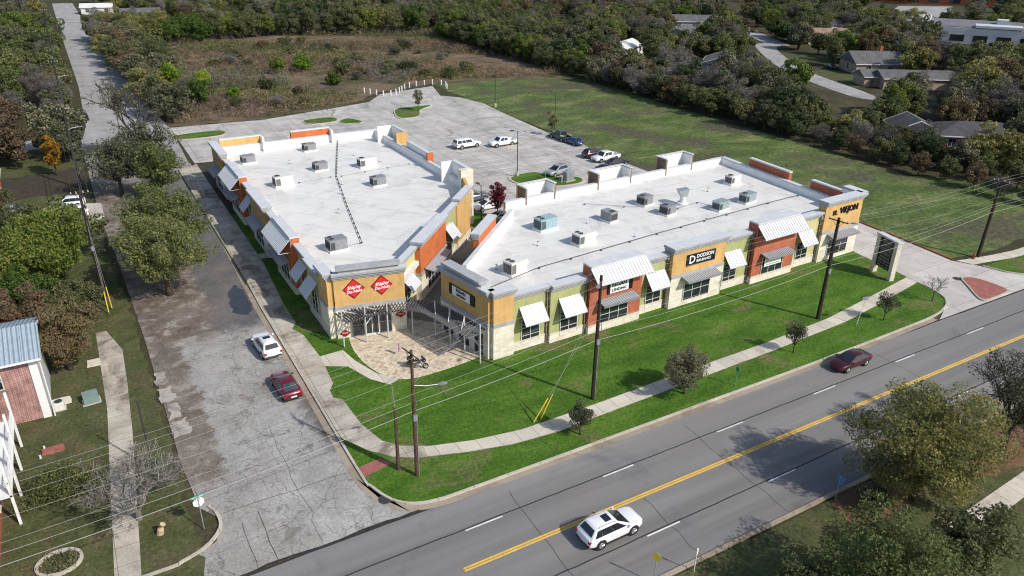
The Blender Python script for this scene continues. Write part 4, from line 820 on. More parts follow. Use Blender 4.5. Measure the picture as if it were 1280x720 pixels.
# ---------------------------------------------------------------- vehicles
def loft(st):
    """car body from stations (x, half width, z low, z high)"""
    mb = MB(); n = 10; vs = []
    for x, w, a, b in st:
        c = min(.1, (b - a) * .25)
        prof = [(-w * .86, a), (w * .86, a), (w, a + c * 1.6), (w * 1.0, b - c * 2.2), (w * .95, b - c * .5), (w * .8, b + .015), (-w * .8, b + .015), (-w * .95, b - c * .5), (-w * 1.0, b - c * 2.2), (-w, a + c * 1.6)]
        vs += [(x, y, z) for y, z in prof]
    fs = [(i * n + k, i * n + (k + 1) % n, (i + 1) * n + (k + 1) % n, (i + 1) * n + k) for i in range(len(st) - 1) for k in range(n)]
    fs += [tuple(range(n)), tuple(range((len(st) - 1) * n, len(st) * n))]
    return mb.add(vs, fs)
SPEC = {
 'suv': dict(L=4.8, r=.38, wx=(-1.42, 1.45), body=[(-2.42, .72, .52, .95), (-2.34, .86, .36, 1.07), (-2.0, .92, .28, 1.11), (-1.2, .94, .25, 1.1), (0, .95, .25, 1.07), (.9, .95, .26, 1.1), (1.5, .94, .27, 1.08), (1.95, .91, .3, 1.04), (2.28, .84, .34, .96), (2.46, .64, .42, .8)], cab=(-2.32, 1.3, -1.72, .0, 1.04, 1.73, .91, .66)),
 'van': dict(L=5.6, r=.39, wx=(-1.65, 1.7), body=[(-2.8, .9, .5, 1.1), (-2.7, .98, .36, 1.15), (-1.5, 1.0, .3, 1.14), (0, 1.0, .3, 1.1), (1.3, 1.0, .3, 1.1), (2.2, .97, .32, 1.08), (2.7, .9, .38, .98), (2.82, .8, .46, .85)], cab=(-2.72, 1.3, -2.5, .55, 1.08, 1.88, .96, .78)),
 'sedan': dict(L=4.75, r=.34, wx=(-1.38, 1.42), body=[(-2.4, .66, .46, .88), (-2.3, .82, .34, .98), (-1.9, .88, .27, 1.02), (-1.2, .91, .24, 1.0), (0, .92, .23, .96), (.9, .92, .24, .94), (1.5, .9, .25, .89), (1.95, .86, .28, .82), (2.25, .76, .31, .73), (2.4, .56, .38, .62)], cab=(-2.1, 1.3, -.95, .05, .92, 1.46, .87, .6)),
 'pickup': dict(L=5.8, r=.4, wx=(-1.75, 1.8), body=[(-2.9, .88, .52, .72), (-2.8, .97, .4, .76), (-1.0, .98, .34, .76), (-.85, .98, .34, 1.16), (1.2, .98, .34, 1.15), (2.3, .95, .38, 1.1), (2.75, .9, .42, 1.02), (2.9, .8, .5, .85)], cab=(-.92, 1.45, -.78, .7, 1.12, 1.88, .94, .74))}
def vehicle(kind, name, x, y, rz, paint, label, cat, group=None, roof=None, z=.01, gl='car_glass', rails=False, sunroof=False):
    sp = SPEC[kind]; t = empty(name, (x, y, z), R(rz), label, cat, group)
    mb = loft(sp['body']); x0, x1, rx0, rx1, zb, zr, wb, wr = sp['cab']
    B4 = [(x0, -wb, zb), (x1, -wb, zb), (x1, wb, zb), (x0, wb, zb)]; zc = zr - .07
    R4 = [(rx0 - .07, -wr - .03, zc), (rx1 + .1, -wr - .03, zc), (rx1 + .1, wr + .03, zc), (rx0 - .07, wr + .03, zc)]
    RT = [(rx0 + .1, -wr + .12, zr), (rx1 - .15, -wr + .12, zr), (rx1 - .15, wr - .12, zr), (rx0 + .1, wr - .12, zr)]
    mb.add(B4 + R4 + RT, [(i, (i + 1) % 4, 4 + (i + 1) % 4, 4 + i) for i in range(4)] + [(4 + i, 4 + (i + 1) % 4, 8 + (i + 1) % 4, 8 + i) for i in range(4)] + [(8, 9, 10, 11)], 1 if roof else 0)
    if kind == 'pickup':
        mb.box(-2.86, -.95, -.97, -.86, .7, 1.12); mb.box(-2.86, -.95, .86, .97, .7, 1.12); mb.box(-2.9, -2.78, -.86, .86, .7, 1.12)
    bo = mb.build('body', [paint, roof] if roof else paint, t, bevel=.07); 
    for p in bo.data.polygons: p.use_smooth = True
    def panel(nm, a, b, c, d, fa, fb, ga, gb, mat=gl):
        a, b, c, d = Vector(a), Vector(b), Vector(c), Vector(d)
        def P(s, q): return (a.lerp(b, s)).lerp(d.lerp(c, s), q)
        nrm = (b - a).cross(d - a).normalized(); cen = Vector((-.3, 0, 1)); 
        if (P(.5, .5) - cen).dot(nrm) < 0: nrm = -nrm
        q = [P(fa, ga), P(fb, ga), P(fb, gb), P(fa, gb)]; o = MB(); o.add([v + nrm * .014 for v in q] + [v - nrm * .02 for v in q], [(0, 1, 2, 3), (0, 1, 5, 4), (1, 2, 6, 5), (2, 3, 7, 6), (3, 0, 4, 7)])
        return o.build(nm, mat, t)
    panel('windscreen', B4[1], B4[2], R4[2], R4[1], .07, .93, .12, .97)
    panel('rear_window', B4[3], B4[0], R4[0], R4[3], .1, .9, .3 if kind in ('suv', 'van') else .15, .92)
    cuts = {'suv': ((.08, .26), (.266, .57), (.576, .9)), 'van': ((.04, .28), (.31, .52), (.55, .9)), 'sedan': ((.1, .48), (.49, .9)), 'pickup': ((.08, .42), (.46, .86))}[kind]
    for fa, fb in cuts:
        panel('side_window', B4[0], B4[1], R4[1], R4[0], fa, fb, .14, .9); panel('side_window', B4[3], B4[2], R4[2], R4[3], fa, fb, .14, .9)
    r = sp['r']
    for wx in sp['wx']:
        for sd in (-1, 1):
            wy = sd * (.9 if kind in ('suv', 'sedan') else .96)
            if kind == 'sedan': wy = sd * .86
            ar = MB(); ar.tube([(wx, wy - sd * .22, r + .02), (wx, wy + sd * .052, r + .02)], r + .07, 20); ar.build('wheel_arch', 'trim_black', t)
            w = MB(); w.tube([(wx, wy - sd * .2, r), (wx, wy + sd * .04, r), (wx, wy + sd * .07, r)], [r, r, r * .93], 20); wo = w.build('wheel', 'rubber', t)
            q = MB(); q.tube([(wx, wy + sd * .06, r), (wx, wy + sd * .078, r)], [r * .66, r * .62], 16)
            for k in range(5): a = 2 * pi * k / 5; q.tube([(wx, wy + sd * .085, r), (wx + cos(a) * r * .6, wy + sd * .085, r + sin(a) * r * .6)], .03, 4)
            q.build('rim', 'alloy', wo)
    xe = sp['body'][-1][0]; xs = sp['body'][0][0]; zf = sp['body'][-2][3]; zt = sp['body'][1][3]; wf = sp['body'][-2][1]; wt = sp['body'][1][1]
    for sd in (-1, 1):
        MB().add([(xe - .24, sd * wf * .98, zf - .12), (xe - .02, sd * wf * .72, zf - .14), (xe - .02, sd * wf * .68, zf - .25), (xe - .24, sd * wf * 1.01, zf - .24), (xe - .2, sd * wf * .5, zf - .18)], [(0, 1, 2, 3), (0, 1, 4), (1, 2, 4), (2, 3, 4), (0, 3, 4)]).build('headlight', 'lamp_clear', t)
        MB().box(xs - .0 if kind != 'pickup' else xs - .02, xs + .2, sd * wt * .74 if sd > 0 else -wt * 1.0, sd * wt * 1.0 if sd > 0 else -wt * .74, zt - .3, zt - .1).build('taillight', 'lamp_red', t)
        mx = x1 - .35; MB().box(mx - .07, mx + .07, *sorted((sd * (wb + .02), sd * (wb + .22))), zb + .02, zb + .17).build('mirror', paint, t, bevel=.03)
        if rails: MB().tube([(rx0 + .1, sd * (wr - .02), zr - .01), (rx0 + .3, sd * (wr - .02), zr + .06), (rx1 - .3, sd * (wr - .02), zr + .06), (rx1 - .1, sd * (wr - .02), zr - .01)], .02, 5).build('roof_rail', 'steel_grey', t)
        hz = (zb + sp['body'][3][2]) / 2 + .18
        for hx in ((x0 + x1) / 2 - .1, (x0 + x1) / 2 - 1.0):
            yy = sorted((sd * (sp['body'][3][1] + .0), sd * (sp['body'][3][1] + .025))); MB().box(hx, hx + .17, yy[0], yy[1], hz, hz + .03).build('door_handle', 'chrome', t)
    if kind in ('suv', 'van'):
        for sd in (-1, 1): MB().box(sp['wx'][0] + .48, sp['wx'][1] - .48, *sorted((sd * (sp['body'][3][1] - .06), sd * (sp['body'][3][1] + .012))), sp['body'][3][2] - .03, sp['body'][3][2] + .15).build('side_cladding', 'trim_black', t)
    for sd in (-1, 1):
        for hx in ((x0 + x1) / 2 - 1.05, (x0 + x1) / 2 + .0, x1 - .25): MB().box(hx - .008, hx + .008, *sorted((sd * (sp['body'][3][1] - .05), sd * (sp['body'][3][1] + .004))), sp['body'][3][2] + .16, zb - .12).build('door_seam', 'trim_black', t)
    if sunroof: MB().box(rx1 - .75, rx1 - .2, -.36, .36, zr - .01, zr + .012).build('sunroof', gl, t)
    MB().box(xs - .03, xs + .3, -.26, .26, sp['body'][1][2] + .22, sp['body'][1][2] + .34).build('licence_plate', 'sign_white', t)
    MB().box(xe - .3, xe + .006, -wf * .6, wf * .6, sp['body'][-1][2] + .02, sp['body'][-1][2] + .12).build('grille', 'trim_black', t)
    bm = MB(); bm.box(xs - .04, xs + .3, -wt * .9, wt * .9, sp['body'][0][2] - .06, sp['body'][0][2] + .08); bm.build('bumper', 'trim_black' if kind != 'pickup' else 'chrome', t, bevel=.03)
    return t
vehicle('suv', 'suv', 27.2, 32.05, 1, 'paint_pearl', 'white SUV driving along the main road beside the yellow centre line', 'car', rails=True, sunroof=True)
vehicle('sedan', 'sedan', 62.3, 39.2, 181, 'paint_maroon', 'dark maroon sedan driving on the main road near the lawn kerb', 'car')
vehicle('suv', 'suv', 12.2, 69.9, 94, 'paint_pearl', 'white SUV parked at the kerb in front of the red car', 'car', rails=True, sunroof=True)
vehicle('sedan', 'sedan', 12.0, 61.7, 93, 'paint_red', 'dark red sedan parked at the kerb behind the white SUV', 'car', gl='teal_glass')
vehicle('van', 'suv', 65.8, 130.6, 3, 'paint_pearl', 'long white SUV in the lot left of the white pickup', 'car')
vehicle('pickup', 'pickup_truck', 72.6, 128.6, 182, 'paint_pearl', 'white pickup parked beside the long white SUV in the lot', 'truck')
vehicle('suv', 'suv', 71.6, 107.2, 195, 'paint_silver', 'silver SUV parked beside the lamp-post grass island', 'car', rails=True)
vehicle('pickup', 'pickup_truck', 84.6, 110.5, 183, 'paint_pearl', 'white pickup between a maroon SUV and a black sedan', 'truck')
vehicle('suv', 'suv', 84.2, 113.6, 4, 'paint_plum', 'dark plum SUV parked behind the white pickup at the meadow edge', 'car')
vehicle('sedan', 'sedan', 84.6, 107.0, 2, 'paint_black', 'black sedan parked in front of the white pickup at the meadow edge', 'car')
vehicle('sedan', 'sedan', 79.6, 104.4, 184, 'paint_black', 'black car partly hidden behind the middle white roof parapet', 'car')
vehicle('pickup', 'pickup_truck', 85.6, 127.3, 92, 'paint_dark_green', 'dark green pickup parked at the meadow edge behind a blue car', 'truck')
vehicle('sedan', 'sedan', 86.0, 123.2, 94, 'paint_navy', 'small blue car parked beside the dark green pickup', 'car')
vehicle('sedan', 'sedan', 52.3, 97.2, 184, 'paint_pearl', 'white car half hidden behind the red-leaved tree', 'car')
vehicle('suv', 'suv', 52.4, 101.6, 2, 'paint_slate', 'grey SUV parked just behind the white car by the red-leaved tree', 'car')
vehicle('sedan', 'sedan', 51.2, 91.6, 184, 'paint_silver', 'silver car in front of the red-leaved tree between the buildings', 'car')
vehicle('suv', 'suv', -3.4, 127.0, 172, 'paint_pearl', 'white SUV at the back of the driveway left of the street', 'car', z=.03)
vehicle('suv', 'suv', -3.2, 121.8, 176, 'paint_pearl', 'white SUV at the front of the driveway left of the street', 'car', z=.03)
vehicle('sedan', 'sedan', -11.2, 127.2, 172, 'paint_silver', 'silver sedan beside the brick house at the left edge', 'car', z=.03)
vehicle('sedan', 'sedan', -10.4, 122.4, 175, 'paint_pearl', 'white sedan in front of the silver sedan at left edge', 'car', z=.03)
vehicle('sedan', 'sedan', .8, 372, 92, 'paint_slate', 'grey car parked on the left side of the far street', 'car')
vehicle('suv', 'suv', -2.6, 455, 92, 'paint_black', 'dark car at the far top end of the side street', 'car', z=.05)
vehicle('pickup', 'pickup_truck', -3.4, 400, 85, 'paint_pearl', 'white truck under the trees along the far side street', 'truck', z=.05)
vehicle('sedan', 'sedan', 212, 163, 60, 'paint_black', 'dark car in the yard beside the residential road', 'car', z=.02)
vehicle('sedan', 'sedan', 262, 281, 40, 'paint_slate', 'blue grey car beside the distant house with a grey roof', 'car', z=.02)
rnd = random.Random(4)
for i in range(9): vehicle(('sedan', 'suv', 'pickup')[i % 3], ('sedan', 'suv', 'pickup_truck')[i % 3], 405 - i * 3.4 + rnd.uniform(-.4, .4), 268 - i * 4.6, 5, ('paint_pearl', 'paint_silver', 'paint_black', 'paint_maroon')[i % 4], ['pale sedan in the far car row', 'silver SUV in the far car row', 'black pickup in the far car row', 'maroon sedan in the far car row', 'white SUV in the far car row', 'silver pickup in the far car row', 'black sedan in the far car row', 'maroon SUV in the far car row', 'white pickup in the far car row'][i] + ' at the top right', 'car', 'cars in the distant parking area')
# motorcycle on the patio
mc = empty('motorcycle', (24.2, 59.3, .142), R(-42), 'black touring motorcycle with chrome parked at the patio edge', 'motorcycle')
for wx in (-.8, .82):
    w = MB(); pts = [(wx + cos(a) * .27, 0, .33 + sin(a) * .27) for a in [2 * pi * k / 18 for k in range(19)]]; w.tube(pts, .065, 6, cap=False); wo = w.build('wheel', 'rubber', mc)
    q = MB(); q.cyl(0, 0, -.05, .05, .1, n=8); q2 = MB(Matrix.Translation((wx, 0, .33)) @ Matrix.Rotation(pi / 2, 4, 'X')); q2.cyl(0, 0, -.05, .05, .1, n=8)
    for k in range(6): a = pi * k / 3; q2.tube([(0, 0, 0), (cos(a) * .23, sin(a) * .23, 0)], .018, 4)
    q2.build('rim', 'chrome', wo)
def hull(st, n=8):
    mb = MB(); vs = []
    for x, w, a, b in st: vs += [(x, cos(2 * pi * k / n) * w, (a + b) / 2 + sin(2 * pi * k / n) * (b - a) / 2) for k in range(n)]
    return mb.add(vs, [(i * n + k, i * n + (k + 1) % n, (i + 1) * n + (k + 1) % n, (i + 1) * n + k) for i in range(len(st) - 1) for k in range(n)] + [tuple(range(n)), tuple(range((len(st) - 1) * n, len(st) * n))])
hull([(-.1, .1, .72, .86), (.1, .19, .72, 1.02), (.35, .17, .74, 1.02), (.5, .08, .82, .95)]).build('fuel_tank', 'paint_black', mc, smooth=True)
hull([(-.85, .1, .72, .84), (-.6, .17, .66, .84), (-.3, .16, .66, .82), (-.05, .1, .7, .84)]).build('seat', 'trim_black', mc, smooth=True)
hull([(-.25, .2, .25, .5), (0, .26, .22, .62), (.3, .24, .24, .62), (.42, .1, .35, .5)]).build('engine', 'chrome', mc, smooth=True)
hull([(.45, .12, .8, 1.0), (.55, .3, .75, 1.12), (.75, .28, .75, 1.1), (.88, .08, .85, 1.0)]).build('fairing', 'paint_black', mc, smooth=True)
for sd in (-1, 1):
    MB().box(-1.0, -.45, *sorted((sd * .2, sd * .42)), .4, .75).build('pannier', 'paint_black', mc, bevel=.05)
    MB().tube([(.55, sd * .1, 1.0), (.4, sd * .3, 1.08), (.25, sd * .4, 1.05)], .02, 6).build('handlebar', 'chrome', mc)
    MB().tube([(.82, sd * .1, .33), (.5, sd * .1, 1.0)], .028, 6).build('fork', 'chrome', mc)
    MB().tube([(.1, sd * .18, .25), (-.4, sd * .22, .25), (-1.05, sd * .24, .33)], .05, 7).build('exhaust', 'chrome', mc)
MB().box(-1.05, -.75, -.22, .22, .8, 1.12).build('top_case', 'paint_black', mc, bevel=.06)
MB().add([(.62, -.22, 1.1), (.62, .22, 1.1), (.42, .16, 1.4), (.42, -.16, 1.4)], [(0, 1, 2, 3)]).build('windshield', 'car_glass', mc)
MB().tube([(.0, .15, .2), (-.1, .38, .0)], .02, 5).build('kickstand', 'chrome', mc)
# ---------------------------------------------------------------- poles, wires, signs
def insul(T, mb_par, pts):
    b = MB()
    for p in pts: b.cyl(p[0], p[1], p[2], p[2] + .22, .06, .04, 6)
    b.build('insulators', 'insulator', mb_par)
def utility_pole(x, y, h, label, mat='wood_pole', arm=0, armrot=90, lean=(0, 0), lamp=None, r=.17, extra=None, group=None):
    t = empty('utility_pole', (x, y, .1), 0, label, 'utility pole', group)
    MB().tube([(0, 0, -.2), (lean[0] * .5, lean[1] * .5, h * .5), (lean[0], lean[1], h)], [r, r * .85, r * .65], 9).build('shaft', mat, t)
    tx, ty = lean
    if arm:
        ax, ay = cos(R(armrot)), sin(R(armrot)); a = MB(); a.tube([(tx - ax * arm, ty - ay * arm, h - .35), (tx + ax * arm, ty + ay * arm, h - .35)], .07, 4)
        a.tube([(tx + ax * arm * .6, ty + ay * arm * .6, h - .35), (tx, ty, h - 1.1)], .025, 4); a.tube([(tx - ax * arm * .6, ty - ay * arm * .6, h - .35), (tx, ty, h - 1.1)], .025, 4)
        ao = a.build('crossarm', mat, t); b = MB()
        for k in (-.9, -.35, .4, .92): b.cyl(tx + ax * arm * k, ty + ay * arm * k, h - .28, h - .06, .06, .045, 6)
        b.build('insulators', 'insulator', ao)
    if lamp:
        z, ang, L, up = lamp; dx, dy = cos(R(ang)), sin(R(ang))
        MB().tube([(tx * z / h, ty * z / h, z), (dx * L * .5, dy * L * .5, z + up * .8), (dx * L, dy * L, z + up)], .035, 6).build('lamp_arm', 'galvanised', t)
        T = Matrix.Translation((dx * (L + .3), dy * (L + .3), z + up)) @ Matrix.Rotation(R(ang), 4, 'Z')
        lh = MB(T); lh.add([(-.35, -.07, .03), (-.35, .07, .03), (0, .17, .07), (.35, .1, .02), (.35, -.1, .02), (0, -.17, .07), (-.35, -.07, -.05), (-.35, .07, -.05), (0, .17, -.06), (.35, .1, -.05), (.35, -.1, -.05), (0, -.17, -.06)],
            [(0, 1, 2, 5), (5, 2, 3, 4), (6, 7, 8, 11), (11, 8, 9, 10), (0, 1, 7, 6), (1, 2, 8, 7), (2, 3, 9, 8), (3, 4, 10, 9), (4, 5, 11, 10), (5, 0, 6, 11)]); lh.build('lamp_head', 'steel_grey', t)
    if extra: extra(t, h)
    return t
def gear(t, h):
    MB().box(-.16, .16, -.3, -.14, h * .47, h * .47 + .5).build('junction_box', 'steel_grey', t)
    MB().tube([(.14, -.1, 0), (.14, -.1, h * .5)], .035, 5).build('conduit', 'steel_grey', t)
    MB().tube([(.1, .0, h * .6), (.42, 0, h * .62), (.42, 0, h * .56), (.1, 0, h * .55)], .025, 5).build('cable_loop', 'cable_dark', t)
PC, PR_, P1, P2, PF = (36.1, 46.6), (67.6, 47.5), (17.7, 44.5), (16.7, 45.9), (101.4, 49.4)
utility_pole(*PC, 12.5, 'dark wooden pole with street lamp in front of the brick bay', arm=0, lamp=(11.9, 225, 1.2, .25), extra=gear, r=.2)
utility_pole(*PR_, 12.0, 'dark wooden pole with lamp arm in front of the far tan tower', arm=1.1, armrot=100, lamp=(11.4, -40, 1.3, .1), extra=gear, r=.24)
utility_pole(*P1, 11.4, 'brown wooden pole with crossarm and street lamp at the corner', 'wood_pole_brown', arm=1.2, armrot=100, lamp=(8.4, -8, 2.0, -.35), extra=gear)
utility_pole(*P2, 5.9, 'short brown pole beside the corner pole with a thin grey mast', 'wood_pole_brown', r=.16, extra=lambda t, h: MB().tube([(0, 0, h - .2), (-.1, .1, h + 2.2)], .035, 6).build('mast', 'steel_grey', t))
utility_pole(*PF, 10.6, 'dark leaning pole beside the driveway with wires to the right', lean=(.9, .3), arm=1.0, armrot=100, r=.24)
utility_pole(-1.1, 90.1, 13.0, 'nearest dark pole along the left side of the side street', arm=.9, armrot=0, extra=gear, r=.2)
utility_pole(-1.2, 136, 13.0, 'dark pole beside the side street near the yellow tree', arm=.9, armrot=0, lamp=(9.5, 10, 1.6, .3), r=.2)
utility_pole(-1.3, 186, 13.0, 'dark pole beside the side street past the cross street', arm=.9, armrot=0, lamp=(9.5, 10, 1.6, .3), r=.2)
utility_pole(-1.3, 240, 13.0, 'far dark pole between trees on the side street', arm=.9, armrot=0, r=.2)
utility_pole(-1.3, 300, 13.0, 'farthest dark pole at the top of the side street', arm=.9, armrot=0, r=.2)
utility_pole(-.2, 55.4, 6.4, 'thin dark post on the grass strip at lower left', 'dark_steel', r=.09)
def wire(pts, sag, r, label, mat='cable', group='overhead wires along the main road'):
    b = MB(); o = pts[0]
    line = []
    for i in range(len(pts) - 1):
        a, c = Vector(pts[i]), Vector(pts[i + 1]); n = 12; s = sag * min(1.6, ((c - a).length / 32) ** 2)
        for k in range(n + (i == len(pts) - 2)):
            t = k / n; p = a.lerp(c, t); p.z -= 4 * s * t * (1 - t); line.append(p - Vector(o))
    b.tube(line, r, 4); ob = b.build('overhead_wire', mat, loc=o); return tag(ob, label, 'wire', group)
PL, PX = (-24, 41.6), (140, 52)
run = [PL, P1, PC, PR_, PF, PX]; top = [11.4, 11.5, 12.5, 12.0, 10.6, 11]
for k, lb in ((-1.0, 'overhead wire at the lawn side of the crossarms'), (1.0, 'overhead wire at the road side of the crossarms')):
    wire([(p[0], p[1] - k, h - .05) for p, h in zip(run, top)], .5, .0095, lb)
wire([(p[0], p[1], h + .05) for p, h in zip(run, top)], .5, .0095, 'overhead wire at the very pole tops along the main road')
wire([(p[0], p[1], z) for p, z in zip(run, (9.4, 9.4, 9.9, 9.8, 8.4, 8.6))], .5, .0095, 'neutral wire below the crossarms along the main road')
wire([(p[0], p[1], z) for p, z in zip(run, (6.2, 6.2, 6.3, 6.6, 6.4, 6.6))], .5, .025, 'thick pale telephone cable lowest on the roadside poles')
wire([(p[0], p[1] + .1, z) for p, z in zip(run, (6.9, 6.9, 7.2, 7.3, 7.1, 7.1))], .45, .016, 'thin pale cable just above the thick telephone cable')
wire([(p[0], p[1] - .12, z) for p, z in zip(run, (7.8, 7.8, 8.4, 8.3, 7.6, 7.6))], .45, .011, 'thin wire midway up the roadside poles')
wire([(17.7, 44.5, 9.0), (29.9, 57.6, 4.2)], .15, .016, 'service wire from the corner pole down to the pergola end', group='service wires to the buildings')
wire([(17.7, 44.5, 8.6), (30.6, 58.4, 4.6)], .2, .012, 'second service wire from the corner pole to the tan corner', group='service wires to the buildings')
wire([(36.1, 46.6, 9.0), (42.6, 56.4, 5.4)], .2, .012, 'service wire from the lamp pole to the brick bay', group='service wires to the buildings')
wire([(67.6, 47.5, 9.2), (81.6, 58.6, 4.4)], .2, .012, 'service wire from the right pole to the far tan tower', group='service wires to the buildings')
sp_ = [(-1.1, 60 - 18), (-1.1, 90.1), (-1.2, 136), (-1.3, 186), (-1.3, 240), (-1.3, 300), (-1.3, 380)]
for dx, z, r_, lb in ((-.8, 12.75, .014, 'left wire on the crossarms along the side street'), (.8, 12.75, .014, 'right wire on the crossarms along the side street'), (0, 9.6, .05, 'thick dark cable bundle along the side street poles'), (.15, 8.6, .04, 'dark telephone cable along the side street poles')):
    wire([(p[0] + dx, p[1], z) for p in sp_[1:]], .5, r_, lb, 'cable_dark', 'overhead wires along the side street')
def guy(x, y, top, label):
    t = empty('guy_wire', (x, y, .1), 0, label, 'guy wire'); d = Vector(top) - Vector((x, y, .1)); n = d.normalized()
    MB().tube([(0, 0, 0), d], .014, 4).build('strand', 'cable', t); MB().tube([n * .15, n * 2.6], .06, 6).build('guard', 'yellow_plastic', t)
guy(29.3, 46.0, (36.0, 46.6, 9.0), 'left yellow guy wire guard standing on the front lawn')
guy(30.1, 46.1, (36.0, 46.6, 10.6), 'right yellow guy wire guard standing on the front lawn')
guy(-1.0, 86.0, (-1.1, 90.1, 9.0), 'yellow guy wire guard at the foot of the street pole')
guy(-.6, 87.0, (-1.1, 90.1, 10.0), 'second yellow guy wire guard by the street pole')
# lamp posts in the lot
def lot_lamp(x, y, h, rz, label, base=True):
    t = empty('lamp_post', (x, y, .1), R(rz), label, 'lamp post', 'lamp posts of the parking lot')
    if base: MB().cyl(0, 0, -.1, .75, .3, n=12).build('concrete_base', 'curb_concrete', t)
    MB().tube([(0, 0, .2), (0, 0, h)], [.09, .06], 8).build('pole', 'dark_steel', t); MB().tube([(0, 0, h - .1), (.9, 0, h)], .04, 6).build('arm', 'dark_steel', t)
    MB().box(.7, 1.35, -.2, .2, h - .08, h + .08).build('lamp_head', 'dark_steel', t, bevel=.03)
lot_lamp(64.8, 109.4, 8.0, 160, 'lamp post on the grass island behind the right building')
lot_lamp(86.6, 131.2, 9.0, 170, 'lamp post at the meadow edge of the lot')
lot_lamp(88.6, 160.5, 9.0, 170, 'farthest lamp post at the back corner of the lot')
lot_lamp(47.8, 90.6, 6.2, 90, 'lamp post beside the stone pillar between the buildings', False)
# pylon sign
ps = empty('pylon_sign', (84.4, 51.7, .11), atan2(-2.9, -.75), 'tall black tenant board between two pale stone posts by the driveway', 'sign')
for xx in (-1.52, 1.52): MB().box(xx - .28, xx + .28, -.32, .32, 0, 5.0).build('post', 'limestone_plain', ps)
MB().box(-1.9, 1.9, -.42, .42, 5.002, 5.22).build('cap', 'cap_white', ps)
MB().box(-1.235, 1.235, -.18, .18, 1.05, 4.95).build('panel', 'sign_black', ps)
TP = Matrix(((-1, 0, 0, 0), (0, 0, -1, 0), (0, 1, 0, 0), (0, 0, 0, 1))) @ Matrix.Identity(4)
def side_T(z, sgn, x=0): return Matrix(((sgn, 0, 0, x), (0, 0, -sgn, -sgn * .185), (0, 1, 0, z), (0, 0, 0, 1)))
L = MB()
for sgn in (1, -1):
    for k, (txt, sz) in enumerate((('REGAN', .42), ('LENDING', .34), ('DODSON', .42), ('EL VIEJON', .38), ('INSURANCE', .3))):
        letters(txt, sz, side_T(4.55 - k * .52, sgn), .01, L)
    L.T = side_T(0, sgn)
    for k in range(3):
        for x0, x1 in ((-1.0, -.25), (-.1, .35), (.5, 1.0)): L.box(x0, x1 - k * .08, 2.0 - k * .34, 2.09 - k * .34, 0, .012)
    L.T = None
L.build('lettering', 'letter_grey', ps)
bars = MB()
for k in range(7): bars.box(-1.2, 1.2, -.2, .2, 1.2 + k * .52, 1.225 + k * .52)
bars.build('divider', 'steel_grey', ps)
# road signs
def post_sign(name, x, y, h, rz, label, shape, mat, back='steel_grey', lean=0, post='galvanised', extra=None):
    t = empty(name, (x, y, .1), R(rz), label, 'road sign'); MB().tube([(0, 0, -.1), (lean, 0, h)], .035, 6).build('post', post, t)
    s = MB(Matrix.Translation((lean * .93, 0, 0)))
    T = Matrix.Translation((lean * .93, 0, 0)) @ Matrix(((1, 0, 0, 0), (0, 0, -1, -.04), (0, 1, 0, 0), (0, 0, 0, 1)))
    MB(T).prism(shape, 0, .012).build('panel_face', mat, t); MB(T).prism(shape, -.014, -.001).build('panel_back', back, t)
    if extra: extra(t, T)
    return t
octo = [(cos(pi / 8 + k * pi / 4) * .41, 2.35 + sin(pi / 8 + k * pi / 4) * .41) for k in range(8)]
def stop_extra(t, T):
    letters('STOP', .3, T @ Matrix.Translation((0, 2.35, .014)), .004).build('lettering', 'sign_white', t)
    for a, z in ((0, 2.86), (90, 3.06)):
        b = MB(Matrix.Rotation(R(a), 4, 'Z')); b.box(-.5, .5, -.012, .012, z - .1, z + .1); bo = b.build('street_name_blade', 'sign_green', t)
        q = MB(Matrix.Rotation(R(a), 4, 'Z'))
        for x0, x1 in ((-.38, -.1), (-.04, .2), (.27, .38)): q.box(x0, x1, -.016, .016, z - .045, z + .045)
        q.build('street_name', 'sign_white', bo)
post_sign('stop_sign', 2.1, 46.6, 3.0, 188, 'stop sign seen from its pale back with green street name blades', octo, 'sign_red', 'sign_white', extra=stop_extra)
rect = lambda w, z0, z1: [(-w, z0), (w, z0), (w, z1), (-w, z1)]
post_sign('road_sign', 44.6, 26.6, 2.1, 80, 'blue rectangular road sign at the near kerb by the trees', rect(.32, 1.35, 2.1), 'sign_blue', 'sign_blue')
post_sign('road_sign', 49.3, 41.9, 2.1, 90, 'small dark green sign on a thin post right of the round tree', rect(.17, 1.6, 2.1), 'sign_green', 'sign_green', post='sign_green')
post_sign('road_sign', 70.3, 44.5, 3.2, 170, 'tilted pale post with a sign panel beside the footpath', rect(.4, 2.9, 3.3), 'sign_white', 'steel_grey', lean=-.5, post='steel_white')
post_sign('marker_post', 30.1, 26.4, 2.0, 0, 'thin white marker post at the near kerb of the main road', rect(.06, 1.5, 2.0), 'sign_white', 'sign_white', post='steel_white')
post_sign('road_sign', 27.1, 27.0, 2.6, -55, 'yellow warning sign at the bottom edge near the kerb', [(-.38, 2.2), (0, 1.82), (.38, 2.2), (0, 2.58)], 'yellow_plastic', 'steel_grey')
post_sign('road_sign', 68.2, 105.6, 1.6, 20, 'small green sign on the lamp-post grass island', rect(.2, 1.1, 1.6), 'sign_green', 'sign_green')
def hydrant(x, y, label, mat='rust_red', z=.1):
    t = empty('fire_hydrant', (x, y, z), 0, label, 'hydrant'); b = MB(); b.cyl(0, 0, 0, .08, .2, n=12); b.cyl(0, 0, .08, .62, .13, n=12); b.cyl(0, 0, .62, .68, .18, n=12); b.build('barrel', mat, t); MB().cyl(0, 0, .68, .86, .14, .05, 12).build('bonnet', mat, t)
    for d in ((.3, 0), (-.3, 0), (0, -.3)): MB().tube([(0, 0, .45), (d[0], d[1], .45)], .07, 8).build('outlet', mat, t)
hydrant(100.2, 49.3, 'rusty red fire hydrant at the foot of the leaning pole')
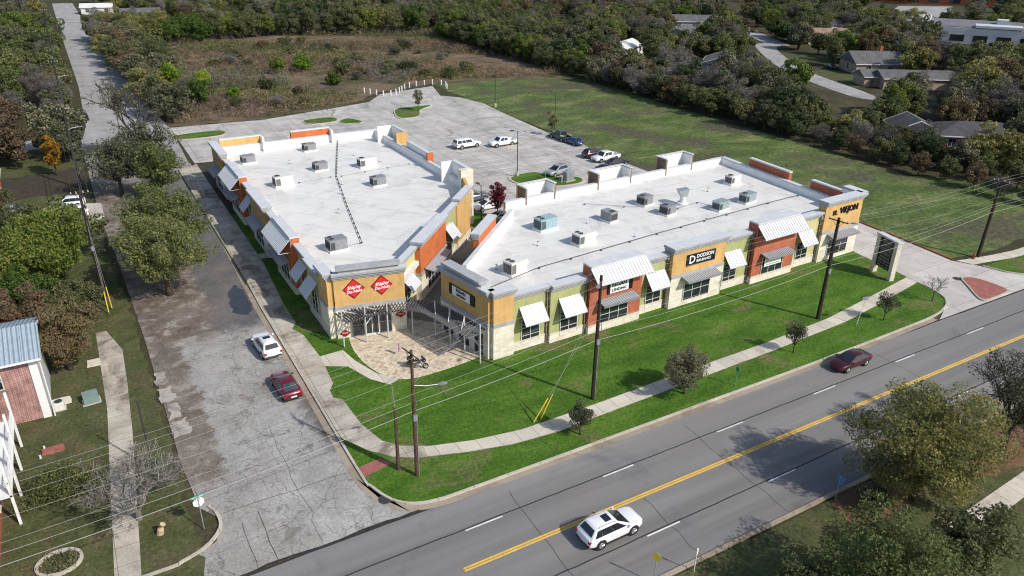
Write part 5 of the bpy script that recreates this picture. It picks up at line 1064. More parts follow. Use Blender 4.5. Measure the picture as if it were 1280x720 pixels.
# posts round the drain end of the lot
bl = [(66.4, 190.2), (67.2, 188.2), (68.2, 186.2), (69.4, 184.5), (71.2, 184), (73.0, 185.0), (74.6, 186.6), (76.0, 188.4), (77.6, 190.3), (79.6, 191.8), (82, 192.8), (84.6, 193.3), (87, 193.2), (88.8, 191.4), (88.9, 188.8), (88, 186.2)]
src = None
for i, (x, y) in enumerate(bl):
    if not src:
        src = empty('bollard', (x, y, .0), 0, 'white post in the row guarding the far corner of the lot', 'bollard', 'white posts round the far corner of the lot')
        MB().cyl(0, 0, 0, 1.25, .17, n=10).build('post', 'steel_white', src); MB().cyl(0, 0, 1.252, 1.36, .2, .12, 10).build('cap', 'steel_white', src)
    else:
        c = src.copy(); COL.objects.link(c); c.location = (x, y, 0)
        for ch in src.children: d = ch.copy(); COL.objects.link(d); d.parent = c
# dumpster screen pipes on the island
rk = empty('utility_cabinet', (71.2, 103.0, .15), R(10), 'grey utility cabinet on the grass island behind right building', 'cabinet')
MB().box(-.9, .9, -.5, .5, .1, 1.7).build('cabinet', 'galvanised', rk, bevel=.03); MB().box(-1.1, 1.1, -.7, .7, -.05, .1).build('pad', 'curb_concrete', rk)
for s_ in (-.45, .45): MB().box(s_ - .42, s_ + .42, -.53, -.505, .16, 1.62).build('door', 'unit_grey', rk)
for i, (x, y) in enumerate(((69.6, 102.6), (70.0, 103.8), (72.6, 103.4))): tag(MB().cyl(0, 0, 0, 1.1, .08, n=8).build('bollard', 'steel_white', loc=(x, y, .15)), ('white guard post left of', 'white guard post behind', 'white guard post right of')[i] + ' the grey utility cabinet', 'bollard')
# bins, boxes, stones at left
def wheelie(x, y, rz, label):
    t = empty('wheelie_bin', (x, y, 0), R(rz), label, 'bin'); b = MB(); b.add([(-.26, -.3, .05), (.26, -.3, .05), (.26, .26, .05), (-.26, .26, .05), (-.33, -.38, 1.05), (.33, -.38, 1.05), (.33, .38, 1.05), (-.33, .38, 1.05)], [(0, 1, 2, 3), (4, 5, 6, 7), (0, 1, 5, 4), (1, 2, 6, 5), (2, 3, 7, 6), (3, 0, 4, 7)]); b.build('bin_body', 'bin_green', t)
    MB().add([(-.36, -.42, 1.06), (.36, -.42, 1.06), (.36, .42, 1.06), (-.36, .42, 1.06), (-.3, -.3, 1.16), (.3, -.3, 1.16), (.3, .4, 1.14), (-.3, .4, 1.14)], [(0, 1, 2, 3), (4, 5, 6, 7), (0, 1, 5, 4), (1, 2, 6, 5), (2, 3, 7, 6), (3, 0, 4, 7)]).build('lid', 'bin_green', t)
    for s in (-.28, .28): MB().tube([(s - .04, .34, .13), (s + .04, .34, .13)], .13, 10).build('wheel', 'rubber', t)
wheelie(-.9, 201.6, 20, 'nearer dark green wheelie bin beside the far street'); wheelie(-1.1, 228, -10, 'farther green wheelie bin beside the far street')
ub = empty('utility_box', (-3.8, 68.2, -.02), R(5), 'greenish utility box on the grass beside the left pavement', 'utility box')
MB().box(-.75, .75, -.6, .6, -.02, .1).build('pad', 'curb_concrete', ub); MB().add([(-.62, -.5, .1), (.62, -.5, .1), (.62, .5, .1), (-.62, .5, .1), (-.62, -.42, .75), (.62, -.42, .75), (.62, .5, .95), (-.62, .5, .95)], [(0, 1, 2, 3), (4, 5, 6, 7), (0, 1, 5, 4), (1, 2, 6, 5), (2, 3, 7, 6), (3, 0, 4, 7)]).build('cabinet', 'utility_green', ub)
for x, y, w, d, lb, mt in ((-6.2, 69.4, .8, .6, 'tan paving slab beside the brick building corner', 'limestone_plain'), (-3.2, 75.4, .55, .7, 'pale slab under the reddish tree beside the pavement', 'limestone_plain'), (-7.0, 61.9, .8, .5, 'reddish brick slab in the lower left yard', 'brick_pavers')):
    tag(MB().prism(ragged([(-w, -d), (w, -d), (w, d), (-w, d)], .4, .06, int(w * 100)), 0, .16).build('stone_slab', mt, loc=(x, y, -.03)), lb, 'slab')
for i, (x, y) in enumerate(((-7.6, 62.4), (-7.9, 61.2))): tag(MB().cyl(0, 0, 0, .35, .1, .08, 8).build('marker_stake', 'steel_white', loc=(x, y, -.03)), ('upper', 'lower')[i] + ' of two white stakes beside the reddish brick slab', 'stake')
rg = [(-6.95 + cos(a) * 1.35, 47.9 + sin(a) * 1.15) for a in [2 * pi * k / 28 for k in range(29)]]
tag(MB().strip(rg, -.1, .1, .22, 0, -.1).build('bed_edging', 'curb_concrete'), 'oval white kerb ring around the flower bed at bottom left', 'edging')
for i, (x, y, w) in enumerate(((2.2, 66.2, .62), (2.5, 63.2, .5), (2.6, 60.2, .66), (2.1, 69.4, .5))):
    tag(MB().prism(ragged([(-w, -1.3), (w, -1.2), (w * .8, 1.3), (-w * .9, 1.1)], .4, .17, 30 + i), 0, .05).build('broken_slab', 'gravel_concrete', loc=(x, y, .012)), 'broken pale concrete slab in the crumbling left street edge', 'slab', 'broken slabs along the left street edge')
# ---------------------------------------------------------------- vegetation
def leaf_cloud(mb, rnd, c, rr, n, size, mi=0, outward=.5, slim=1.0):
    """n leaf faces scattered through the ellipsoid c, rr (denser toward its skin)"""
    V = mb.v; Fc = mb.f; MI = mb.mi
    for _ in range(n):
        while True:
            x, y, z = rnd.uniform(-1, 1), rnd.uniform(-1, 1), rnd.uniform(-1, 1); d = x * x + y * y + z * z
            if .04 < d < 1: break
        k = (d ** .5) ** -.45
        px, py, pz = c[0] + x * k * rr[0], c[1] + y * k * rr[1], c[2] + z * k * rr[2]
        nx, ny, nz = x * outward + rnd.gauss(0, .6), y * outward + rnd.gauss(0, .6), z * outward + .25 + rnd.gauss(0, .6)
        l = (nx * nx + ny * ny + nz * nz) ** .5 or 1; nx /= l; ny /= l; nz /= l
        if abs(nz) < .9: ax, ay, az = -ny, nx, 0
        else: ax, ay, az = 0, -nz, ny
        l = (ax * ax + ay * ay + az * az) ** .5; ax /= l; ay /= l; az /= l
        bx, by, bz = ny * az - nz * ay, nz * ax - nx * az, nx * ay - ny * ax
        t = rnd.uniform(0, 6.28); ct, s_ = cos(t), sin(t)
        ux, uy, uz = ax * ct + bx * s_, ay * ct + by * s_, az * ct + bz * s_; vx, vy, vz = bx * ct - ax * s_, by * ct - ay * s_, bz * ct - az * s_
        a = size * rnd.uniform(.6, 1.25) * .5; b = a * slim * rnd.uniform(.55, 1)
        o = len(V)
        V.append(Vector((px - ux * a, py - uy * a, pz - uz * a))); V.append(Vector((px + vx * b, py + vy * b, pz + vz * b)))
        V.append(Vector((px + ux * a, py + uy * a, pz + uz * a))); V.append(Vector((px - vx * b, py - vy * b, pz - vz * b)))
        Fc.append([o, o + 1, o + 2, o + 3]); MI.append(mi)
def lobes(rnd, H, base, rx, ry, n, cr=.3, hole=.0, shape=1.0):
    """uneven crown: clump centres and radii"""
    ph = [rnd.uniform(0, 6.28) for _ in range(4)]; out = []
    zc = (H + base) / 2; rz = (H - base) / 2
    for i in range(n):
        a = 2.39996 * i + rnd.uniform(-.4, .4); u = 1 - 2 * (i + .5) / n + rnd.uniform(-.15, .15); u = max(-.92, min(.97, u)); h = (1 - u * u) ** .5
        f = .62 + .16 * sin(a * 2 + ph[0]) + .12 * sin(a * 3 + ph[1] + u * 3) + rnd.uniform(-.16, .14)
        if i % 4 == 0: f *= .45
        if u < -.3: f *= .9
        r = cr * rnd.uniform(.7, 1.25) * (rx + ry) / 2
        out.append(((cos(a) * h * f * rx, sin(a) * h * f * ry, zc + u * f * rz * shape), (r, r, r * .78)))
    return out
def limbs(mb, rnd, L, base, r, H, mi=0, k=9, lean=(0, 0)):
    top = base + (H - base) * .45; fork = max(.25 * H, base * .8)
    mb.tube([(0, 0, -.15), (lean[0] * .3, lean[1] * .3, fork * .5), (lean[0], lean[1], fork), (lean[0], lean[1], top)], [r * 1.25, r, r * .85, r * .4], 8, mi)
    for c, rr in rnd.sample(L, min(k, len(L))):
        m = (c[0] * .45, c[1] * .45, fork + (c[2] - fork) * .35); mb.tube([(lean[0], lean[1], fork * rnd.uniform(.85, 1.1)), m, c], [r * .5, r * .32, r * .08], 5, mi)
def tree(name, x, y, H, base, rx, ry, nclump, nleaf, lsize, mat, label, cat='tree', seed=1, bark='bark', tr=.25, cr=.3, z=0, lean=(0, 0), slim=1.0, k=10, group=None):
    rnd = random.Random(seed); t = empty(name, (x, y, z), rnd.uniform(0, .3), label, cat, group)
    L = lobes(rnd, H, base, rx, ry, nclump, cr); tb = MB(); limbs(tb, rnd, L, base, tr, H, k=k, lean=lean); tb.build('trunk', bark, t, norm=False, smooth=True)
    cb = MB()
    for c, rr in L: leaf_cloud(cb, rnd, (c[0] + lean[0], c[1] + lean[1], c[2]), rr, int(nleaf * rnd.uniform(.7, 1.3)), lsize, slim=slim)
    cb.build('crown', mat, t, norm=False); return t
def branch_tree(mb, rnd, p, d, L, r, depth, mi=0, up=.12, spread=.55, minr=.012):
    q = p + d * L; mid = p + d * L * .5 + Vector((rnd.gauss(0, .06), rnd.gauss(0, .06), rnd.gauss(0, .04))) * L
    mb.tube([p, mid, q], [r, r * .85, r * .68], 5 if r > .05 else 3, mi, cap=False)
    if depth == 0: return
    n = rnd.choice((2, 3, 3)) if depth > 1 else 3
    for _ in range(n):
        e = (d + Vector((rnd.gauss(0, spread), rnd.gauss(0, spread), rnd.gauss(0, spread * .6) + up))).normalized()
        branch_tree(mb, rnd, q if rnd.random() < .7 else mid, e, L * rnd.uniform(.62, .86), max(minr, r * .62), depth - 1, mi, up, spread, minr)
def bare_tree(name, x, y, H, r, depth, label, bark='bark_grey', seed=1, stems=1, spread=.55, cat='tree', leaves=None, z=0, first=.28, minr=.012, group=None):
    rnd = random.Random(seed); t = empty(name, (x, y, z), 0, label, cat, group); mb = MB(); tips = MB()
    mb.tube([(0, 0, -.15), (0, 0, H * first * .6), (0, 0, H * first)], [r * 1.3, r, r * .9], 8)
    for s in range(stems + 2):
        a = 2 * pi * s / (stems + 2) + rnd.uniform(-.3, .3); branch_tree(mb, rnd, Vector((0, 0, H * first * rnd.uniform(.8, 1))), Vector((cos(a) * .6, sin(a) * .6, 1)).normalized(), H * .24, r * .6, depth, 0, .1, spread, minr)
    mb.build('trunk', bark, t, norm=False)
    if leaves:
        m, n, sz = leaves; c = MB(); ends = [v for v in mb.v if v.z > H * .35]
        for _ in range(n): p = rnd.choice(ends); leaf_cloud(c, rnd, p, (.45, .45, .4), 6, sz, slim=.8)
        c.build('crown', m, t, norm=False)
    return t
# individual trees near the camera
tree('broadleaf_tree', 49.9, 23.7, 10.8, -.6, 6.4, 5.4, 210, 300, .165, 'leaf_olive', 'large yellow-olive tree overhanging the near edge of the main road', seed=3, tr=.28, cr=.17)
bare_tree('bare_tree', 62.0, 23.8, 9.4, .27, 6, 'brown nearly leafless tree at the right edge above fallen leaves', 'twig_dark', 4, 4, .55, leaves=('leaf_taupe', 1500, .17), minr=.018, first=.2)
tree('broadleaf_tree', 37.8, 17.8, 7.6, .4, 6.6, 4.2, 150, 260, .165, 'leaf_live_oak', 'dark wide tree cut off by the bottom edge at right', seed=6, tr=.28, cr=.17)
tree('broadleaf_tree', 33.4, 20.6, 5.2, .3, 2.3, 2.1, 50, 190, .16, 'leaf_moss', 'small green tree beside the dark wide tree at the bottom edge', seed=8, tr=.12, cr=.24)
tree('broadleaf_tree', 45.4, 17.2, 6.4, .4, 3.4, 3.2, 70, 190, .2, 'leaf_moss', 'mossy green tree between the olive tree and the bottom edge', seed=9, tr=.2, cr=.22)
tree('shrub', 46.2, 24.6, 2.0, .1, 1.7, 1.2, 14, 170, .2, 'leaf_taupe', 'low brown shrub beside the blue road sign', 'shrub', seed=10, tr=.06, cr=.36)
tree('live_oak', 5.5, 88.2, 10.2, 1.9, 6.6, 6.2, 150, 220, .23, 'leaf_live_oak', 'big spreading live oak nearest the camera over the side street', seed=12, tr=.38, cr=.16)
tree('live_oak', 7.0, 97.0, 10.8, 2.2, 6.8, 6.4, 140, 200, .25, 'leaf_live_oak', 'big live oak just behind the nearest one over the side street', seed=13, tr=.36, cr=.16)
tree('live_oak', 9.5, 124.5, 9.6, 1.4, 4.9, 5.0, 90, 170, .28, 'leaf_live_oak', 'green live oak in front of the bare tree on the side street', seed=14, tr=.34, cr=.2)
tree('broadleaf_tree', 4.2, 129.5, 10.5, 1.2, 5.8, 6.2, 100, 120, .28, 'leaf_taupe', 'brown thinning tree beside the green live oak on the street', seed=15, tr=.3, cr=.18)
tree('broadleaf_tree', 9.2, 138.5, 10.2, 1.6, 5.6, 5.4, 80, 90, .3, 'leaf_taupe', 'dull brown tree just below the tall bare tree', seed=16, tr=.3, cr=.18)
bare_tree('bare_tree', 9.2, 151, 14.5, .36, 5, 'tall dark leafless tree with wide twisting branches by the street', 'twig_dark', 21, 3, .5, minr=.035, leaves=('leaf_taupe', 260, .3))
tree('broadleaf_tree', -6.3, 95.2, 10.8, .5, 5.6, 5.6, 150, 230, .24, 'leaf_green', 'big green tree at the left edge beside the driveway cars', seed=22, tr=.34, cr=.17)
tree('broadleaf_tree', -11.6, 92.0, 10.4, .5, 5.0, 5.0, 110, 210, .24, 'leaf_green', 'green tree cut by the left edge above the brick building', seed=23, tr=.3, cr=.18)
tree('broadleaf_tree', -9.2, 105.5, 9.8, .6, 5.0, 5.0, 90, 200, .26, 'leaf_moss', 'olive green tree behind the big green tree at left', seed=24, tr=.3, cr=.2)
tree('broadleaf_tree', -5.2, 75.2, 7.8, .4, 4.2, 4.0, 110, 210, .19, 'leaf_russet', 'reddish green tree beside the brick building at left', seed=25, tr=.24, cr=.19)
tree('broadleaf_tree', -9.8, 80.6, 8.4, .6, 4.0, 3.8, 80, 200, .21, 'leaf_russet', 'russet tree behind the metal roof at the left edge', seed=26, tr=.24, cr=.2)
tree('broadleaf_tree', -3.9, 85.6, 5.6, .2, 2.9, 2.8, 60, 200, .2, 'leaf_moss', 'low mossy tree between the big green and the reddish trees', seed=41, tr=.16, cr=.22)
tree('broadleaf_tree', -8.6, 87.5, 7.4, .2, 3.8, 3.6, 80, 200, .22, 'leaf_green', 'green tree below the big green tree at the left edge', seed=42, tr=.2, cr=.2)
tree('broadleaf_tree', -4.4, 146.0, 7.4, .8, 1.9, 1.9, 24, 190, .32, 'leaf_gold', 'narrow orange-yellow tree beside the street pole', seed=27, tr=.15, cr=.34)
tree('shrub', -6.2, 55.2, 2.7, .1, 2.9, 2.2, 44, 230, .14, 'leaf_olive', 'wide olive bush in the lower left yard', 'shrub', seed=28, tr=.08, cr=.33)
bare_tree('bare_tree', -1.8, 49.9, 7.0, .2, 6, 'grey leafless small tree over the lower left pavement', 'twig_grey', 30, 4, .7, first=.12, minr=.016)
tag(MB().tube([(0, 0, 0), (.1, -.1, .5), (.3, -.2, .95)], [.26, .22, .2], 10).build('tree_stump', 'cut_wood', loc=(-.7, 47.6, -.02)), 'pale cut stump on the grass beside the left pavement', 'stump')
tree('round_tree', 44.1, 43.2, 5.3, .3, 2.7, 2.5, 120, 240, .11, 'leaf_taupe', 'largest round brown-green tree beside the footpath on the lawn', seed=31, tr=.12, cr=.2, z=.1)
tree('round_tree', 32.0, 42.7, 3.5, .4, 1.25, 1.25, 40, 230, .1, 'leaf_taupe', 'small round brown tree below the lamp pole on the lawn', seed=32, tr=.08, cr=.3, z=.1)
tree('round_tree', 59.2, 43.6, 3.8, 1.0, 1.25, 1.25, 34, 150, .1, 'leaf_taupe', 'thin brown tree near the right pole and the maroon car', seed=33, tr=.07, cr=.3, z=.1)
tree('round_tree', 73.8, 43.7, 3.7, 1.0, 1.2, 1.2, 32, 130, .1, 'leaf_taupe', 'thin brown tree beside the tilted sign post', seed=34, tr=.07, cr=.3, z=.1)
bare_tree('bare_tree', 83.2, 44.0, 3.6, .08, 4, 'small bare twiggy tree at the driveway corner of the lawn', 'twig_grey', 35, 3, .5, z=.1, first=.3, minr=.012)
tree('ornamental_tree', 51.6, 92.6, 6.4, .8, 1.7, 1.7, 30, 150, .2, 'leaf_maroon', 'dark red-leaved tree between the two buildings', seed=36, tr=.1, cr=.3)
tree('young_tree', 70.2, 164.4, 6.0, 1.0, 1.6, 1.6, 16, 90, .26, 'leaf_taupe', 'young thin tree on the grass island of the lot', seed=37, tr=.1, cr=.34)
tree('young_tree', 85.6, 130.6, 5.8, .8, 1.2, 1.2, 12, 70, .26, 'leaf_moss', 'young thin tree beside the meadow-edge lamp post', seed=38, tr=.08, cr=.34)
bare_tree('bare_tree', 49.6, 164.5, 3.6, .06, 3, 'small bare tree on the grass bed behind the left building', 'twig_grey', 39, 2, .5, z=.1, minr=.02)
# bushes in the overgrown field
for i, (x, y, H, r, m, lb) in enumerate(((23.6, 217.5, 7.6, 2.8, 'leaf_bright', 'bright yellow-green bush at the left of the brown field'), (27.0, 194, 6.6, 2.8, 'leaf_green', 'dark green bush in front of the bright one in the field'), (30.4, 210, 6.2, 2.4, 'leaf_bright', 'light green bush beside the dark green bush in the field'),
        (54.0, 227, 5.4, 3.2, 'leaf_green', 'rounded green bush in the middle left of the field'), (61.4, 228, 5.0, 3.6, 'leaf_bright', 'wide yellow-green bush in the middle of the field'), (70.2, 218, 4.4, 3.4, 'leaf_moss', 'wide olive bush right of the yellow-green one in the field'),
        (35.0, 196.5, 3.0, 1.6, 'leaf_bright', 'small bright bush near the lot drive'), (62.8, 204, 3.2, 2.2, 'leaf_green', 'low green bush in the field centre front'), (95.5, 200, 3.4, 2.6, 'leaf_moss', 'olive bush right of the white posts'), (104, 206, 3.4, 3.0, 'leaf_moss', 'olive bush in the right part of the brown field'),
        (88.6, 214, 3.4, 3.0, 'leaf_dark', 'dark bush behind the white posts'), (46, 206, 2.8, 2.6, 'leaf_moss', 'low olive bush in the left centre of the field'))):
    tree('bush', x, y, H, .1, r, r, 22, 130, .42, m, lb, 'bush', seed=50 + i, tr=.1, cr=.36)
# brush covering the field: nobody could count it
def brush(name, label, mats, poly, n, seed, hs, size, per, thr=None, slim=.3):
    rnd = random.Random(seed); mb = MB(); xs = [p[0] for p in poly]; ys = [p[1] for p in poly]
    def inside(x, y):
        c = False; j = len(poly) - 1
        for i in range(len(poly)):
            if (poly[i][1] > y) != (poly[j][1] > y) and x < (poly[j][0] - poly[i][0]) * (y - poly[i][1]) / (poly[j][1] - poly[i][1]) + poly[i][0]: c = not c
            j = i
        return c
    f = [(rnd.uniform(.03, .12), rnd.uniform(.03, .12), rnd.uniform(0, 6.28)) for _ in range(5)]; k = 0; tries = 0
    while k < n and tries < n * 12:
        tries += 1; x, y = rnd.uniform(min(xs), max(xs)), rnd.uniform(min(ys), max(ys))
        if not inside(x, y): continue
        g = sum(sin(a * x + b * y + c) for a, b, c in f)
        if thr is not None and g < thr + rnd.uniform(-.6, .6): continue
        h = rnd.uniform(*hs); mi = int((g * 1.3 + 50 + rnd.uniform(-.9, .9))) % len(mats)
        leaf_cloud(mb, rnd, (x, y, h * .5), (h * rnd.uniform(.6, 1.2), h * rnd.uniform(.6, 1.2), h * .55), per, size, mi, .2, slim); k += 1
    o = mb.build(name, mats, norm=False); o['kind'] = 'stuff'; tag(o, label, 'brush'); return o
FIELD = [(18, 176), (36, 174), (61, 182), (66, 192), (72, 198), (88, 197), (113, 194), (126, 190), (129, 230), (130, 283), (72, 309), (28, 290), (22, 240)]
brush('dry_brush', 'dry brown and straw coloured brush covering the overgrown field', ['straw', 'twig_brown', 'twig_dark', 'straw', 'leaf_moss'], FIELD, 5200, 5, (.6, 1.9), .7, 14, -.5, .22)
brush('green_brush', 'patches of low green weeds in the overgrown field', ['leaf_moss', 'leaf_green', 'leaf_dark'], FIELD, 1500, 6, (.5, 1.9), .42, 20, .7, .7)
brush('dark_thicket', 'dark leafless thicket in the middle of the field', ['twig_dark', 'twig_grey'], [(76, 198), (84, 202), (92, 212), (88, 232), (74, 236), (70, 216)], 420, 7, (.9, 2.2), .9, 16, None, .15)
brush('dark_thicket', 'band of dark leafless scrub along the back of the field', ['twig_dark', 'twig_brown', 'twig_dark', 'leaf_taupe'], [(30, 262), (60, 268), (96, 258), (124, 236), (126, 262), (90, 282), (40, 284)], 700, 17, (.8, 2.2), .8, 16, -.2, .15)
brush('dark_thicket', 'dark scrub in the left part of the overgrown field', ['twig_dark', 'leaf_taupe', 'twig_grey', 'leaf_dark'], [(24, 205), (44, 208), (56, 215), (50, 240), (28, 238)], 420, 18, (.8, 2.4), .8, 16, None, .2)
brush('bed_plants', 'low grey green plants inside the oval bed ring', ['leaf_moss', 'leaf_taupe'], rg[:-1], 60, 19, (.2, .5), .16, 14, None, .6)
brush('edge_brush', 'low dark undergrowth along the foot of the tree belt', ['leaf_dark', 'twig_dark', 'leaf_moss', 'twig_brown'], [(126.5, 66), (140, 66), (140, 180), (129, 190), (132, 284), (72, 312), (27, 294), (27, 302), (70, 322), (140, 300), (150, 70)], 1500, 8, (.8, 2.4), .6, 16, None, .5)
brush('street_brush', 'undergrowth between the trees right of the far side street', ['leaf_moss', 'twig_brown', 'leaf_dark', 'twig_grey'], [(17.5, 176), (26, 178), (24, 240), (26, 300), (17, 320), (16.5, 240)], 420, 9, (.8, 2.2), .6, 16, None, .5)
brush('weeds', 'tufts of rough grass over the near roadside verge', ['straw', 'leaf_moss', 'leaf_moss'], [(24, 19.9), (24, 26.7), (60, 26.7), (60, 20.5)], 900, 12, (.06, .2), .16, 8, None, .15)
brush('yard_leaves', 'fallen leaves and weeds over the left yards', ['twig_brown', 'leaf_moss', 'straw'], [(-14, 42.5), (-4.2, 44.5), (-3, 66), (-3.4, 80), (-14, 80)], 700, 13, (.05, .16), .14, 8, None, .3)
# tree belts: a few prototypes, then copies
PROTO = []
def proto(mat, H, base, r, n, nl, ls, seed, bark='bark', slim=1.0, cr=.32):
    rnd = random.Random(seed); L = lobes(rnd, H, base, r, r, n, cr); mb = MB(); limbs(mb, rnd, L, base, .2, H, 1, 4)
    for c, rr in L: leaf_cloud(mb, rnd, c, rr, nl, ls, 0, slim=slim)
    me_o = mb.build('broadleaf_tree', [mat, bark], norm=False); me = me_o.data; bpy.data.objects.remove(me_o); PROTO.append((me, H, r)); return me
KINDS = [('leaf_moss', 'bushy moss-green tree'), ('leaf_olive', 'yellow-olive tree'), ('leaf_dark', 'dark green tree'), ('leaf_taupe', 'dull brown tree'), ('leaf_green', 'mid green tree'), ('twig_grey', 'grey leafless tree'), ('leaf_russet', 'russet tree'), ('leaf_live_oak', 'grey-green tree')]
BYK = {}
for i, (m, lb) in enumerate(KINDS):
    tw = m.startswith('twig')
    BYK[m] = [proto(m, 9, .3, 4.6, 46, 170 if not tw else 210, .42 if not tw else .8, 100 + i, slim=1 if not tw else .09, cr=.24), proto(m, 9, .1, 4.2, 40, 160 if not tw else 190, .42 if not tw else .8, 120 + i, slim=1 if not tw else .09, cr=.27), proto(m, 9, .3, 4.0, 30, 190 if not tw else 200, .4 if not tw else .8, 140 + i, slim=1 if not tw else .09, cr=.3)]
placed = []; rnd = random.Random(11)
BLOCK = [(219, 152, 10), (207, 131, 11), (200, 126, 8), (204, 142, 7), (196, 150, 7), (157, 85, 9), (149, 91, 6), (188, 287, 8), (246, 268, 10), (33, 384, 8), (-16, 137, 7), (330, 182, 24), (310, 165, 16), (300, 158, 10), (-17, 124, 8), (-4, 113, 6.5), (20, 418, 8), (176, 176, 7), (262, 206, 9), (236, 108, 9), (214, 236, 8), (290, 246, 9), (168, 214, 7)]
BLOCK += [(a - a / hypot(a, b) * k, b - b / hypot(a, b) * k, c * .8) for a, b, c in BLOCK if hypot(a, b) > 185 for k in (c * .9, c * 1.8, c * 2.6)]
BLOCK += [(182 + 54 * k / 11 - q * .78, 132 + 82 * k / 11 - q * .62, 7) for k in range(12) for q in (0, 8, 16, 25, 34)] + [(245 + 60 * k / 8, 222 + 90 * k / 8, 6) for k in range(9)]
count = 0
def put(x, y, area, mats, hmin, hmax, gap=5.2, name='broadleaf_tree', label=None):
    global count
    if any((x - a) ** 2 + (y - b) ** 2 < c * c for a, b, c in BLOCK) or any((x - a) ** 2 + (y - b) ** 2 < gap * gap for a, b in placed[-160:]): return
    m = rnd.choice(mats); me = rnd.choice(BYK[m]); h = rnd.uniform(hmin, hmax)
    o = bpy.data.objects.new('bare_tree' if m.startswith('twig') else name, me); COL.objects.link(o); sc = h / 9 * rnd.uniform(.9, 1.15)
    o.location = (x, y, -.05); o.scale = (sc * rnd.uniform(.9, 1.2), sc * rnd.uniform(.9, 1.2), h / 9); o.rotation_euler = (0, 0, rnd.uniform(0, 6.28))
    k = dict(KINDS)[m]; tag(o, (label or '%s in the %s') % (k, area), 'tree', 'trees in the ' + area); placed.append((x, y)); count += 1
ALL = ['leaf_moss', 'leaf_moss', 'leaf_olive', 'leaf_dark', 'leaf_taupe', 'leaf_green', 'twig_grey', 'leaf_russet', 'leaf_live_oak']
for row, (s0, hh) in enumerate(((130.5, 7.4), (136.5, 9.6))):
    t = 58 + row * 2
    while t < 288:
        put(s0 + rnd.uniform(-1.5, 2), t, ('dark front row along the meadow edge', 'dark second row along the meadow edge')[row] if t < 190 else 'dark belt right of the brown field', ['leaf_dark', 'leaf_moss', 'leaf_taupe', 'twig_grey', 'leaf_moss', 'leaf_russet', 'leaf_olive'] if t < 190 else ['leaf_dark', 'leaf_green', 'leaf_moss', 'leaf_olive'], *((hh * .55, hh * .75) if t < 104 else (hh * .85, hh * (1.3 if t > 190 else 1.15))), 3.8); t += rnd.uniform(4.0, 5.6)
s = 24
while s < 134:
    put(s, 300 + rnd.uniform(-3, 2) + max(0, 12 - abs(s - 78) * .2), 'belt behind the brown field', ['leaf_dark', 'leaf_green', 'leaf_moss', 'leaf_moss', 'leaf_olive'], 8, 12, 3.6); s += rnd.uniform(4.4, 6.4)
s = 26
while s < 150:
    put(s, 316 + rnd.uniform(-3, 4), 'second row behind the brown field', ALL, 8, 11.5, 4); s += rnd.uniform(5.5, 8)
t = 178
while t < 330:
    put(17.0 + rnd.uniform(-1.2, 2) - max(0, t - 200) * .03, t, 'strip right of the far side street', ['leaf_taupe', 'leaf_moss', 'leaf_russet', 'leaf_olive', 'twig_grey'], 7, 11, 3.4); put(25.5 + rnd.uniform(-1.5, 2) - max(0, t - 200) * .03, t + 2, 'strip right of the far side street', ['leaf_taupe', 'leaf_moss', 'leaf_olive'], 7, 10.5, 3.4) if t > 225 else None; t += rnd.uniform(4, 6)
t = 106
while t < 350:
    for s in (-3.6, -11, -19, -29):
        if not (118 < t < 152 and s > -24) and not (163 < t < 177): put(s + rnd.uniform(-2, 2), t + rnd.uniform(-2, 2), 'yards left of the side street', ['leaf_moss', 'leaf_live_oak', 'leaf_green', 'twig_grey', 'leaf_taupe', 'leaf_dark', 'leaf_russet'], 7, 11, 5)
    t += rnd.uniform(6, 8)
for (x, y, h, m) in ((172, 92, 8, 'leaf_russet'), (150, 72, 6, 'leaf_moss'), (157, 68, 6.5, 'leaf_olive'), (192, 104, 13, 'leaf_olive'), (202, 104, 13, 'leaf_russet'), (186, 98, 11, 'leaf_moss'), (212, 112, 13, 'leaf_olive'), (226, 122, 13, 'leaf_moss'), (240, 120, 13, 'leaf_olive'), (232, 132, 12, 'leaf_moss'), (262, 160, 13, 'leaf_moss'), (272, 170, 13, 'leaf_olive')):
    put(x, y, 'yards beside the brick house at right', [m], h, h, 3)
for k in range(1500):
    if count > 285: break
    x, y = rnd.uniform(146, 300), rnd.uniform(58, 330); d = hypot(x, y); ang = math.degrees(atan2(y, x))
    if 160 < d < 345 and 24.5 < ang < 75: put(x, y, 'wooded suburb beyond the meadow' if y < 190 else 'wooded suburb beyond the brown field', ALL, 8, 12.5, 9.5)
for k in range(46):
    x, y = rnd.uniform(24, 122), rnd.uniform(182, 286)
    if y < 196 and x > 56 or 64 < x < 92 and y < 204 or y > 300 - abs(x - 76) * .35: continue
    m = rnd.choice(['twig_grey', 'leaf_taupe', 'leaf_moss', 'leaf_moss', 'leaf_dark', 'leaf_taupe', 'leaf_russet']); me = rnd.choice(BYK[m]); h = rnd.uniform(1.8, 3.8)
    o = bpy.data.objects.new('field_shrub', me); COL.objects.link(o); o.location = (x, y, -.1); o.scale = (h / 9 * rnd.uniform(1.2, 2.0), h / 9 * rnd.uniform(1.2, 2.0), h / 9); o.rotation_euler = (0, 0, rnd.uniform(0, 6.28))
    kn = {'twig_grey': 'grey leafless', 'leaf_taupe': 'dull brown', 'leaf_moss': 'moss green', 'leaf_dark': 'dark green', 'leaf_russet': 'russet'}[m]
    tag(o, '%s shrub in the %s %s of the overgrown field' % (kn, 'front' if y < 215 else 'middle' if y < 250 else 'back', 'left part' if x < 56 else 'centre' if x < 90 else 'right part'), 'shrub', 'shrubs scattered over the overgrown field')
